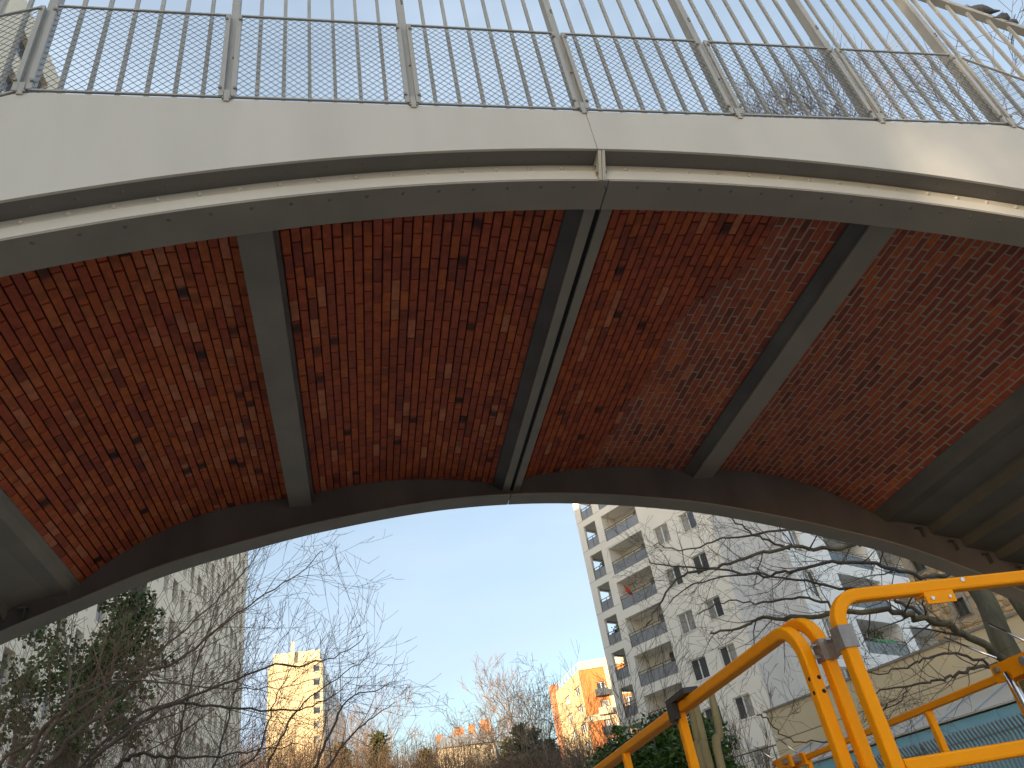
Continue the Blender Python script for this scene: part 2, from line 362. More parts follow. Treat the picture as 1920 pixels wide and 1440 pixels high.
# far girder
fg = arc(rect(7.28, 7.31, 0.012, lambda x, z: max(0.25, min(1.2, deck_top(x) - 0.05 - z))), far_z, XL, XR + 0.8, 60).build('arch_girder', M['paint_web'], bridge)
fg['label'] = 'far arch girder, darker web'
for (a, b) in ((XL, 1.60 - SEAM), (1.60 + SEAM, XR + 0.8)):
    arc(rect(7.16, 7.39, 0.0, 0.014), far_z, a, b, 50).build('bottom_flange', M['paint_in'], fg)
rv = MB(); x = XL
while x < XR:
    rv.dome((x, 7.20, far_z(x)), (0, 0, -1), 0.012, 0.45, 6); rv.dome((x, 7.35, far_z(x)), (0, 0, -1), 0.012, 0.45, 6); x += 0.208
stuff(rv.build('rivets', M['paint_in'], fg, True))
arc([(7.42, 0.152), (7.437, 0.152), (7.437, lambda x, z: max(0.3, deck_top(x) - z)), (7.42, lambda x, z: max(0.3, deck_top(x) - z))], far_z, XL, XR, 60).build('fascia_panel', M['paint'], bridge)
# cross beams
Y0, Y1 = 3.052, 7.278
def prism(pts, y0, y1):
    mb = MB(); k = len(pts)
    for y in (y0, y1):
        for (x, z) in pts: mb.v.append((x, y, z))
    for j in range(k):
        j2 = (j + 1) % k; mb.f.append((j, j2, k + j2, k + j))
    mb.f.append(tuple(range(k))[::-1]); mb.f.append(tuple(k + j for j in range(k)))
    return mb
def ibeam(x0, x1, zb, hw, ht):
    cx = (x0 + x1) / 2
    return [(x0, zb), (x1, zb), (x1, zb + ht), (cx + hw, zb + ht), (cx + hw, zb + 0.36), (cx - hw, zb + 0.36), (cx - hw, zb + ht), (x0, zb + ht)]
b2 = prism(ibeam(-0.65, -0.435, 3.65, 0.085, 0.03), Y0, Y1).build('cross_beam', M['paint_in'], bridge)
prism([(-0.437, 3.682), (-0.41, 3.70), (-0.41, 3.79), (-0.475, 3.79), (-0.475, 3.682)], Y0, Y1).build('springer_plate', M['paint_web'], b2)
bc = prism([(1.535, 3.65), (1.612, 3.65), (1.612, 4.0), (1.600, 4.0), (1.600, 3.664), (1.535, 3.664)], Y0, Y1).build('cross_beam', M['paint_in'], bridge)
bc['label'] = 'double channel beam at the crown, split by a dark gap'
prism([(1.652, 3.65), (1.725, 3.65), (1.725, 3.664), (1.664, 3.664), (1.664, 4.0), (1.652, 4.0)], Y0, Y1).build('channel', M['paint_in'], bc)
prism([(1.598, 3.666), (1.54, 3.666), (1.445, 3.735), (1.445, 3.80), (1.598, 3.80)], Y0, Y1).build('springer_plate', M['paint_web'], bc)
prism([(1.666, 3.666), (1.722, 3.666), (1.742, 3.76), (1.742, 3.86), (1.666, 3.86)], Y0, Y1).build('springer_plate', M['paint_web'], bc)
prism([(1.6125, 3.672), (1.6515, 3.672), (1.6515, 3.98), (1.6125, 3.98)], Y0, Y1).build('gap_shade', M['black'], bc)  # added black filler, stands for the shade inside the open slit
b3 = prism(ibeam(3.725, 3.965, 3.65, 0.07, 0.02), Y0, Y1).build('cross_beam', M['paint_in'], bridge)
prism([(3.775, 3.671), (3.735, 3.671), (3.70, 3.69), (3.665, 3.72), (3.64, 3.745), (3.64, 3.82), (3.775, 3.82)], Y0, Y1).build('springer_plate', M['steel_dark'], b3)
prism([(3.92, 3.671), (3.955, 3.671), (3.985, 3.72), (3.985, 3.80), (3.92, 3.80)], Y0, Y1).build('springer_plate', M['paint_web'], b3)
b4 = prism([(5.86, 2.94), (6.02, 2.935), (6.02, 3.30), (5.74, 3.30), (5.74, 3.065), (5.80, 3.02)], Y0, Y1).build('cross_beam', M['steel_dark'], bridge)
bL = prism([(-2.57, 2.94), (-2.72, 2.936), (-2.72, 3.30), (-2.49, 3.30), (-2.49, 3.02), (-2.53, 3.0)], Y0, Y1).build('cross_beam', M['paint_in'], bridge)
bL['label'] = 'end beam at the head of the stair'
# deck over the vaults
mb = MB(); mb.box(-2.2, 5.3, Y0, 7.42, 3.99, 4.06)
mb.add([(-2.72, Y0, 3.32), (-0.5, Y0, 4.0), (-0.5, 7.27, 4.0), (-2.72, 7.27, 3.32), (-2.72, Y0, 3.36), (-0.5, Y0, 4.04), (-0.5, 7.27, 4.04), (-2.72, 7.27, 3.36)],
       ((0, 1, 2, 3), (4, 7, 6, 5), (0, 4, 5, 1), (2, 6, 7, 3), (0, 3, 7, 4), (1, 5, 6, 2)))
mb.add([(6.02, Y0, 3.32), (3.9, Y0, 4.0), (3.9, 7.27, 4.0), (6.02, 7.27, 3.32), (6.02, Y0, 3.36), (3.9, Y0, 4.04), (3.9, 7.27, 4.04), (6.02, 7.27, 3.36)],
       ((0, 3, 2, 1), (4, 5, 6, 7), (0, 1, 5, 4), (2, 3, 7, 6), (0, 4, 7, 3), (1, 2, 6, 5)))
mb.build('deck_slab', M['concrete'], bridge)
# stair flights seen from below
for sgn, x0 in ((1, 6.02), (-1, -2.72)):
    st = None
    for k in range(9):
        xa = x0 + sgn * 0.335 * k; z = 2.935 - 0.185 * k
        prism([(xa, z), (xa + sgn * 0.306, z - 0.085), (xa + sgn * 0.328, z - 0.100), (xa + sgn * 0.334, z - 0.183), (xa + sgn * 0.334, z - 0.06), (xa, z + 0.05)], Y0, Y1).build('stair_tread', M['steel_mid'] if sgn > 0 else M['paint_in'], bridge)
        mb = MB(); xb = xa + sgn * 0.19
        mb.box(xb - 0.04, xb + 0.04, 7.21, 7.277, z - 0.115, z - 0.100); mb.box(xb + 0.012, xb + 0.022, 7.22, 7.277, z - 0.22, z - 0.115)
        mb.build('tread_bracket', M['steel_dark'], bridge)
        mb = MB(); xn = xa + sgn * 0.326; mb.box(xn - 0.014, xn + 0.014, Y0 + 0.02, 7.16, z - 0.205, z - 0.1835); mb.build('nosing_bar', M['steel_mid'], bridge)
# abutments out of frame
for x0, x1 in ((-9.5, -5.4), (9.6, 13.5)):
    mb = MB(); mb.box(x0, x1, 2.7, 7.6, GZ, 1.4 if x0 < 0 else 0.9); mb.build('abutment', M['concrete'], bridge)

# ---- brick vaults: real bricks laid lengthwise across the bridge
PITCH, BL, CW, JT = 0.2300, 0.2175, 0.0660, 0.0098
bays = [(-2.49, 3.03, -0.655, 3.745, 0.20), (-0.475, 3.775, 1.455, 3.765, 0.105), (1.742, 3.79, 3.645, 3.765, 0.092), (3.975, 3.745, 5.745, 3.065, 0.155)]
vaults = []; all_bricks = []
def bay_curve(b):
    xa, za, xb, zb, sag = b; P = Vector((xa, za)); Q = Vector((xb, zb)); d = Q - P; nrm = Vector((-d.y, d.x)).normalized()
    pts = [P + d * t + nrm * sag * 4 * t * (1 - t) for t in [i / 160 for i in range(161)]]
    acc = [0]
    for i in range(160): acc.append(acc[-1] + (pts[i + 1] - pts[i]).length)
    def f(s):
        s = max(0, min(acc[-1], s)); lo = 0
        while lo < 159 and acc[lo + 1] < s: lo += 1
        t = (s - acc[lo]) / (acc[lo + 1] - acc[lo]); p = pts[lo].lerp(pts[lo + 1], t); tg = (pts[lo + 1] - pts[lo]).normalized()
        return p, tg
    return f, acc[-1]
def repoint_edge(y):                        # bay 3: bricks right of this line already have fresh mortar
    return lerpt([(3.0, 3.22), (3.5, 3.16), (4.1, 3.05), (4.5, 2.80), (5.0, 2.70), (5.6, 2.72), (6.3, 2.66), (7.3, 2.52)], y)
names = ['leftmost vault, warm bricks with raked dark joints', 'vault left of the crown beam, raked dark joints', 'vault right of the crown beam, half repointed', 'rightmost vault, fully repointed with pale mortar']
for bi, b in enumerate(bays):
    f, L = bay_curve(b); n = max(1, round(L / CW)); cw = L / n
    va = bpy.data.objects.new('brick_vault', None)
    # mortar bed behind the bricks is the vault's own mesh
    mb = MB()
    for i in range(41):
        p, tg = f(L * i / 40); nr = Vector((-tg.y, tg.x))
        rec = 0.026
        q = p + nr * rec; q2 = p + nr * 0.085
        mb.v += [(q.x, Y0, q.y), (q.x, Y1, q.y), (q2.x, Y1, q2.y), (q2.x, Y0, q2.y)]
    for i in range(40):
        for j in range(4):
            j2 = (j + 1) % 4; mb.f.append((4 * i + j, 4 * i + j2, 4 * i + 4 + j2, 4 * i + 4 + j))
    mb.f.append((3, 2, 1, 0)); mb.f.append((160, 161, 162, 163))
    va = mb.build('brick_vault', M['joint_dark'], bridge); va['label'] = names[bi]; vaults.append(va)
    pale = MB()
    for c in range(n):
        p, tg = f((c + 0.5) * cw); nr = Vector((-tg.y, tg.x))
        off = (0.5 if c % 2 else 0.0) * PITCH + rng.uniform(-0.012, 0.012)
        y = Y0 - off
        wc = cw - JT + rng.uniform(-0.001, 0.001) - (0.0025 if bi == 3 else 0)
        while y < Y1:
            ya, yb = max(y, Y0), min(y + BL, Y1)
            if yb - ya > 0.03:
                rg = bi == 3 or (bi == 2 and p.x > repoint_edge((ya + yb) / 2))
                all_bricks.append((bi, p.x, p.y, tg, nr, ya, yb, wc, rg))
            y += PITCH
        if bi >= 2:
            for j in range(18):
                ya = Y0 + (Y1 - Y0) * j / 18; yb = Y0 + (Y1 - Y0) * (j + 1) / 18
                if bi == 3 or p.x > repoint_edge((ya + yb) / 2):
                    q = p - tg * cw / 2 + nr * 0.0028; r_ = p + tg * cw / 2 + nr * 0.0028
                    pale.quad((q.x, ya, q.y), (r_.x, ya, r_.y), (r_.x, yb, r_.y), (q.x, yb, q.y))
    if pale.f:
        pale.build('mortar_joints', M['joint_pale'], va)
def brick_geo(tg, nr, wc, ln, jit):
    # local frame: x across the course, y along, z into the vault; chamfered lower edges
    h = wc / 2; l = ln / 2; ch = 0.004; D = 0.05
    lo = [(-h + ch, -l + ch, 0), (h - ch, -l + ch, 0), (h - ch, l - ch, 0), (-h + ch, l - ch, 0)]
    md = [(-h, -l, ch), (h, -l, ch), (h, l, ch), (-h, l, ch)]
    hi = [(-h, -l, D), (h, -l, D), (h, l, D), (-h, l, D)]
    vs = lo + md + hi
    fs = [(0, 3, 2, 1)] + [(j, (j + 1) % 4, 4 + (j + 1) % 4, 4 + j) for j in range(4)] + [(4 + j, 4 + (j + 1) % 4, 8 + (j + 1) % 4, 8 + j) for j in range(4)] + [(8, 9, 10, 11)]
    return vs, fs
def brick_attrs(bi, rg, x):
    if bi == 3 or rg:
        t = min(1, max(0, rng.gauss(0.42, 0.16)))
        if rng.random() < 0.14: t = rng.uniform(0.05, 0.25)
        br = rng.uniform(0.2, 0.5) if rng.random() < 0.10 else 0
    else:
        t = min(1, max(0, rng.gauss(0.66 if bi == 0 else 0.50, 0.13)))
        if rng.random() < 0.05: t = rng.uniform(0.15, 0.3)
        if rng.random() < 0.06: t = 1.0
        q = rng.random(); br = rng.uniform(0.75, 1.0) if q < 0.045 else (rng.uniform(0.1, 0.4) if q < 0.36 else 0)
    return (t, br, rng.choice((0.2, 0.35, 0.5, 0.65, 0.85)))
def paint(me, cols, us):
    a = me.color_attributes.new('brick_tint', 'FLOAT_COLOR', 'POINT'); uvl = me.uv_layers.new(name='uv')
    flat = []
    for c in cols: flat += [c[0], c[1], c[2], 1.0]
    a.data.foreach_set('color', flat)
    idx = [0] * len(me.loops); me.loops.foreach_get('vertex_index', idx)
    u = []
    for i in idx: u += [us[i], 0.5]
    uvl.data.foreach_set('uv', u)
# pick the bricks that show largest
sized = []
for k, br in enumerate(all_bricks):
    bi, x, z, tg, nr, ya, yb, wc, rg = br
    c = Vector((x, (ya + yb) / 2, z)); px, py, dz = proj(c)
    vis = 0 <= px <= 1920 and 385 <= py <= 1100 and py > 395 + 0.00011 * (px - 1000) ** 2
    area = 0
    if vis:
        a = proj(Vector((x, ya, z))); b_ = proj(Vector((x, yb, z))); d_ = proj(c + Vector((tg.x * wc, 0, tg.y * wc)))
        area = abs((b_[0] - a[0]) * (d_[1] - py) - (b_[1] - a[1]) * (d_[0] - px))
    sized.append((area, k))
sized.sort(reverse=True); single = set(k for a, k in sized[:298])
joined = [([], [], [], []) for _ in bays]; meshes = {}
for k, (bi, x, z, tg, nr, ya, yb, wc, rg) in enumerate(all_bricks):
    ln = yb - ya; out = rng.uniform(-0.0022, 0.0022) - (0.0 if not rg else -0.0005); rot = rng.uniform(-0.008, 0.008)
    cen = Vector((x, (ya + yb) / 2, z)) + Vector((nr.x, 0, nr.y)) * out
    X = Vector((tg.x, 0, tg.y)); Z = Vector((nr.x, 0, nr.y)); Yv = Vector((0, 1, 0))
    X2 = X * math.cos(rot) + Yv * math.sin(rot); Y2 = Yv * math.cos(rot) - X * math.sin(rot)
    at_ = brick_attrs(bi, rg, x)
    if k in single and abs(ln - BL) < 0.002:
        # individual brick object; alike bricks share mesh data
        key = (bi >= 2 and rg, round(at_[0] * 6), round(at_[1] * 3), at_[2])
        if key not in meshes:
            vs, fs = brick_geo(None, None, cw - JT, BL, 0)
            me = bpy.data.meshes.new('brick'); me.from_pydata(vs, [], fs); me.materials.append(M['brick'])
            paint(me, [(key[1] / 6, at_[1], at_[2])] * len(vs), [0.5 + v[1] / BL for v in vs]); meshes[key] = me
        o = bpy.data.objects.new('brick', meshes[key]); COL.objects.link(o)
        m4 = Matrix.Identity(4)
        for i in range(3): m4[i][0] = X2[i]; m4[i][1] = Y2[i]; m4[i][2] = Z[i]; m4[i][3] = cen[i]
        o.parent = vaults[bi]; o.matrix_parent_inverse = wm(vaults[bi]).inverted(); o.matrix_basis = m4
    else:
        vs, fs = brick_geo(None, None, wc, ln, 0); V_, F_, C_, U_ = joined[bi]; o0 = len(V_)
        for v in vs:
            V_.append(tuple(cen + X2 * v[0] + Y2 * v[1] + Z * v[2])); C_.append(at_); U_.append(0.5 + v[1] / BL)
        F_ += [tuple(i + o0 for i in f_) for f_ in fs]
for bi, (V_, F_, C_, U_) in enumerate(joined):
    me = bpy.data.meshes.new('brickwork'); me.from_pydata(V_, [], F_); me.materials.append(M['brick']); paint(me, C_, U_)
    stuff(link('brickwork', me, vaults[bi]))

# ------------------------------------------------------------------ railing on the near edge
rail = thing('bridge_railing', 'tall grey barred railing with diamond mesh guards along the bridge edge', 'railing', (1.5, 2.9, 4.07))
PX = [-1.71 + 1.0767 * k for k in range(7)]
ZB, ZM, ZT = 4.105, 4.965, 6.17
SR, SL2 = -0.62, 0.56
def fz(x):                                   # how far the fence has dropped along the stairs
    if x > PX[-1]: return SR * (x - PX[-1])
    if x < PX[0]: return SL2 * (x - PX[0])
    return 0.0
posts = [PX[0] - 2.15, PX[0] - 1.0767] + PX + [PX[-1] + 1.0767, PX[-1] + 2.15]
bolts = MB()
for xp in posts:
    mb = MB(); d = fz(xp)
    mb.box(xp - 0.020, xp + 0.020, 2.898, 2.965, ZB - 0.02 + d, ZT + d - 0.03)
    mb.box(xp - 0.024, xp + 0.024, 2.890, 2.8975, ZB - 0.02 + d, ZT + d - 0.03)
    mb.box(xp - 0.016, xp + 0.016, 2.8565, 2.8655, ZB - 0.055 + d, ZB + 0.05 + d)
    p = mb.build('post', M['rail'], rail)
    mb = MB()
    for zz in (ZB + 0.07, ZM - 0.06):
        for sx in (-0.042, 0.042): mb.tube([(xp + sx, 2.880, zz + d), (xp + sx, 2.850, zz + d)], [0.011, 0.011], 6)
    for zz in (ZB - 0.03, ): 
        for sx in (-0.02, 0.02): mb.tube([(xp + sx, 2.868, zz + d), (xp + sx, 2.852, zz + d)], [0.008, 0.008], 6)
    for zz in (ZB + 0.42, ZM + 0.30, ZM + 0.33):
        mb.tube([(xp + 0.012, 2.892, zz + d), (xp + 0.012, 2.880, zz + d)], [0.008, 0.008], 6)
    stuff(mb.build('bolts', M['bolt'], p))
for a, b in zip(posts[:-1], posts[1:]):
    for k in range(1, 7):
        x = a + (b - a) * k / 7; d = fz(x)
        mb = MB(); mb.box(x - 0.011, x + 0.011, 2.930, 2.951, ZB - 0.03 + d, ZT + d - 0.026); mb.build('bar', M['rail'], rail)
    s_ = (fz(b) - fz(a)) / (b - a); x0, x1 = a + 0.034, b - 0.034; W = x1 - x0; H = ZM - ZB; d0 = fz(x0)
    mb = MB(); P = lambda u, v, y=2.878: Vector((x0 + u, y, ZB + v + d0 + s_ * u))
    pu, pv = 0.0525, 0.057
    k_ = H / pv * pu
    for fam in (1, -1):
        c = -k_
        while c < W + k_:
            # line u = c + v*pu/pv*fam ... clipped to the panel
            t0, t1 = 0.0, H
            g = pu / pv * fam
            base = c if fam > 0 else c + 0
            ts = [t0, t1]
            lo, hi = 0.0, H
            if g > 0: lo = max(lo, (0 - base) / g); hi = min(hi, (W - base) / g)
            else: lo = max(lo, (W - base) / g); hi = min(hi, (0 - base) / g)
            if hi - lo > 0.01: mb.bar(P(base + g * lo, lo, 2.878 + 0.0012 * fam), P(base + g * hi, hi, 2.878 + 0.0012 * fam), 0.0018, 0.0030, Vector((0, 1, 0)).cross(Vector((g, 0, 1))).normalized())
            c += pu
    pn = mb.build('mesh_panel', M['meshwire'], rail)
    mb = MB()
    for v, h in ((0.0, 0.012), (H, 0.012)): mb.bar(P(0, v, 2.872), P(W, v, 2.872), 0.014, h)
    for u in (0.0, W): mb.bar(P(u, 0.0, 2.872), P(u, H, 2.872), 0.022, 0.028, Vector((1, 0, 0)))
    mb.build('mesh_frame', M['meshframe'], pn)
    mb = MB(); mb.bar((a, 2.94, ZT + fz(a)), (b, 2.94, ZT + fz(b)), 0.06, 0.05); mb.build('top_rail', M['rail'], rail)
    mb = MB(); mb.bar((a + 0.023, 2.94, ZB - 0.0 + fz(a)), (b - 0.023, 2.94, ZB - 0.0 + fz(b)), 0.035, 0.012); mb.build('bottom_rail', M['rail'], rail)

# pigeons on the top rail of the right stair
def pigeon(x, face, sc, lab, puff):
    zb = ZT + fz(x) + 0.027
    t = thing('pigeon', lab, 'pigeon', (x, 2.94, zb), 'pigeons on the railing')
    mb = MB(); f = Vector((face, 0.25, 0)).normalized(); up = Vector((0, 0, 1)); B = Vector((x, 2.94, zb))
    prof = [(-0.17, 0.045, 0.006), (-0.11, 0.052, 0.020), (-0.05, 0.07, 0.047), (0.0, 0.085, 0.058 * puff), (0.045, 0.105, 0.052 * puff), (0.075, 0.14, 0.032), (0.088, 0.165, 0.026), (0.105, 0.178, 0.024), (0.122, 0.176, 0.014), (0.142, 0.168, 0.003)]
    mb.tube([B + f * a * sc + up * b * sc for a, b, r in prof], [r * sc for a, b, r in prof], 8)
    mb.build('body', M['pigeon'], t, True)
    mb = MB(); sd = f.cross(up)
    for s_ in (-1, 1): mb.tube([B + sd * 0.02 * s_ * sc, B + sd * 0.02 * s_ * sc + up * 0.05 * sc], [0.005, 0.006], 5)
    mb.build('legs', M['red'], t)
pigeon(5.52, -1, 0.95, 'upright grey pigeon perched alone on the sloping top rail', 1.1)
pigeon(5.68, 1, 0.8, 'pigeon with puffed chest in the middle of the perched trio', 1.3)
pigeon(5.755, 1, 0.72, 'smallest pigeon, furthest down the sloping top rail', 1.0)

# ------------------------------------------------------------------ orange access lift in the right foreground
lift = thing('access_lift', 'orange scissor lift platform with rounded square-tube guardrails and grey clamp', 'lift', (2.3, 4.2, GZ))
h = 0.0195; c_ = 0.007
SEC = [(-h + c_, -h), (h - c_, -h), (h - c_ * .3, -h + c_ * .3), (h, -h + c_), (h, h - c_), (h - c_ * .3, h - c_ * .3), (h - c_, h), (-h + c_, h), (-h + c_ * .3, h - c_ * .3), (-h, h - c_), (-h, -h + c_), (-h + c_ * .3, -h + c_ * .3)]
def fillet(pts, rad, n=10):
    out = [Vector(pts[0])]
    for i in range(1, len(pts) - 1):
        p, a, b = Vector(pts[i]), Vector(pts[i - 1]), Vector(pts[i + 1]); da = (a - p).normalized(); db = (b - p).normalized()
        ang = da.angle(db); tl = rad / math.tan(ang / 2); cen = p + (da + db).normalized() * (rad / math.sin(ang / 2))
        s_, e_ = p + da * tl, p + db * tl; va, vb = s_ - cen, e_ - cen; tot = va.angle(vb)
        ax = va.cross(vb).normalized()
        for k in range(n + 1): out.append(cen + Matrix.Rotation(tot * k / n, 3, ax) @ va)
    out.append(Vector(pts[-1])); return out
def rail_part(name, pts, rad, up):
    mb = MB(); mb.sweep(fillet(pts, rad) if rad else [Vector(p) for p in pts], SEC, Vector(up)); return mb.build(name, M['orange'], lift)
ZR, ZF = 0.605, -0.48
EX = Vector((1, 0, 0)); EY = Vector((0, 1, 0)); EZ = Vector((0, 0, 1))
r1 = rail_part('guardrail', [(1.345, 2.27, ZF), (1.345, 2.27, ZR), (1.345, 4.30, ZR), (1.352, 7.2, ZR)], 0.11, EX)
r2 = rail_part('guardrail', [(1.402, 2.248, ZF), (1.402, 2.248, ZR + 0.022), (1.402, 7.1, ZR - 0.01)], 0.13, EX)
r3 = rail_part('guardrail', [(1.376, 2.085, ZF), (1.376, 2.085, ZR + 0.012), (3.20, 2.085, ZR + 0.012), (3.20, 2.085, ZF)], 0.085, EY)
mb = MB(); mb.sweep([(1.3965, 2.085, 0.152), (3.18, 2.085, 0.152)], SEC, EY); mb.build('mid_rail', M['orange'], r3)
for y in (3.41, 4.31, 5.6, 7.18):
    mb = MB(); mb.sweep([(1.345, y, ZF), (1.345, y, ZR - 0.0196)], SEC, EX); mb.build('post', M['orange'], r1)
mb = MB(); mb.sweep([(1.345, 2.29, 0.10), (1.345, 7.18, 0.10)], SEC, EX); mb.build('mid_rail', M['orange'], r1)
mb = MB(); mb.box(1.675, 1.775, 2.060, 2.066, 0.562, 0.598); mb.box(1.675, 1.775, 2.066, 2.104, 0.5905, 0.5972)
pl = mb.build('latch_plate', M['orange'], r3)
mb = MB(); mb.tube([(1.695, 2.061, 0.577), (1.695, 2.055, 0.577)], [0.006, 0.006], 6); mb.tube([(1.755, 2.061, 0.577), (1.755, 2.055, 0.577)], [0.005, 0.005], 6); stuff(mb.build('bolts', M['chrome'], pl))
mb = MB(); mb.tube([(1.83, 2.067, 0.625), (1.83, 2.062, 0.625)], [0.008, 0.007], 8); mb.build('rivet', M['chrome'], r3)
mb = MB(); zq = 0.40
for zz in (0.435, 0.395): mb.tube([(1.3255, 2.262, zz), (1.3245, 2.262, zz)], [0.0065, 0.0065], 8); mb.tube([(1.352, 2.2512, zz), (1.352, 2.2495, zz)], [0.0065, 0.0065], 8)
stuff(mb.build('bolt_holes', M['black'], r1))
# zinc clamp wrapped round the two posts
mb = MB(); t_ = 0.0035
def wrap(cx_, cy_, hx, z0, z1):
    o = Vector((cx_, cy_, 0)); e = h + 0.0006
    mb.obox(o, EX, EY, EZ, (-e - t_, e + t_), (-e - t_, -e), (z0, z1)); mb.obox(o, EX, EY, EZ, (-e - t_, -e), (-e, e + t_), (z0, z1)); mb.obox(o, EX, EY, EZ, (e, e + t_), (-e, e + t_), (z0, z1))
    mb.obox(o, EX, EY, EZ, (-e, e), (e, e + t_), (z0, z1))
wrap(1.402, 2.248, h, 0.476, 0.540); wrap(1.376, 2.085, h, 0.468, 0.532)
mb.bar((1.401, 2.226, 0.502), (1.380, 2.108, 0.498), 0.010, 0.058)
cl = mb.build('clamp', M['clamp'], lift)
mb = MB()
for q in ((1.36, 2.235, 0.52), (1.36, 2.235, 0.49), (1.365, 2.16, 0.515)): mb.tube([Vector(q) + Vector((0.02, 0, 0)), Vector(q) - Vector((0.008, 0.004, 0))], [0.007, 0.007], 6)
stuff(mb.build('bolts', M['chrome'], cl))
# far side rail, posts, hinges and strut
r4 = rail_part('guardrail', [(3.257, 3.66, ZR), (3.257, 7.2, ZR)], 0, EX); r4['label'] = 'far side guardrail'
for y in (3.68, 4.41, 5.97, 7.18):
    mb = MB(); mb.sweep([(3.257, y, ZF), (3.257, y, ZR - 0.02)], SEC, EX); mb.build('post', M['orange'], r4)
mb = MB(); mb.sweep([(3.257, 3.7, 0.12), (3.257, 7.18, 0.12)], SEC, EX); mb.build('mid_rail', M['orange'], r4)
r5 = rail_part('guardrail', [(3.14, 3.30, 0.60), (3.20, 2.4, 0.62)], 0, EX)
for (y, z) in ((3.45, 0.60), (6.10, 0.60)):
    mb = MB(); mb.box(3.215, 3.235, y - 0.16, y + 0.17, z - 0.045, z + 0.04); mb.box(3.10, 3.122, y - 0.16, y + 0.15, z - 0.045, z + 0.04); mb.box(3.1225, 3.2145, y - 0.02, y + 0.14, z - 0.03, z + 0.03)
    hg = mb.build('hinge_bracket', M['orange'], r4)
    mb = MB(); mb.tube([(3.07, y - 0.10, z), (3.28, y - 0.10, z)], [0.022, 0.022], 10); mb.tube([(3.08, y + 0.10, z + 0.01), (3.25, y + 0.10, z + 0.01)], [0.014, 0.014], 8); mb.build('hinge_pin', M['clamp'], hg)
    mb = MB(); mb.tube([(3.08, y + 0.04, z - 0.02), (3.06, y + 0.0, z - 0.10), (3.06, y - 0.02, z - 0.48)], [0.014, 0.017, 0.017], 10); mb.build('strut', M['chrome'], hg, True)
    mb = MB(); mb.tube([(3.05, y + 0.02, z + 0.05), (2.98, y + 0.22, z + 0.22)], [0.006, 0.006], 6); mb.tube([(3.2, y - 0.1, z + 0.05), (3.13, y + 0.05, z + 0.22)], [0.006, 0.006], 6); mb.build('release_rod', M['chrome'], hg, True)
# black control box hung over the left rail
mb = MB(); mb.box(1.300, 1.368, 3.20, 3.44, 0.6255, 0.648); mb.box(1.300, 1.3245, 3.36, 3.44, 0.560, 0.625)
bm_o = mb.build('control_box', M['plastic'], r1)
mb = MB(); mb.tube([(1.312, 3.41, 0.56), (1.312, 3.41, 0.545)], [0.012, 0.009], 8); mb.build('cable_gland', M['plastic'], bm_o)
mb = MB(); mb.box(1.30, 3.25, 2.06, 7.22, ZF - 0.12, ZF); mb.build('platform_floor', M['steel_dark'], lift)
mb = MB()
for k in range(2):
    for ys in (2.3, 6.7):
        mb.bar((1.6 + k * 1.3, ys, -0.66), (1.6 + k * 1.3, 9.0 - ys, -1.06), 0.06, 0.12)
mb.build('scissor_arm', M['orange'], lift)
mb = MB(); mb.box(1.40, 3.15, 2.3, 6.9, -1.35, -1.08); mb.build('chassis', M['steel_dark'], lift)
for xw in (1.33, 3.02):
    for yw in (2.8, 6.4):
        mb = MB(); mb.tube([(xw, yw, GZ + 0.28), (xw + 0.2, yw, GZ + 0.28)], [0.27, 0.27], 20); mb.build('wheel', M['plastic'], lift)

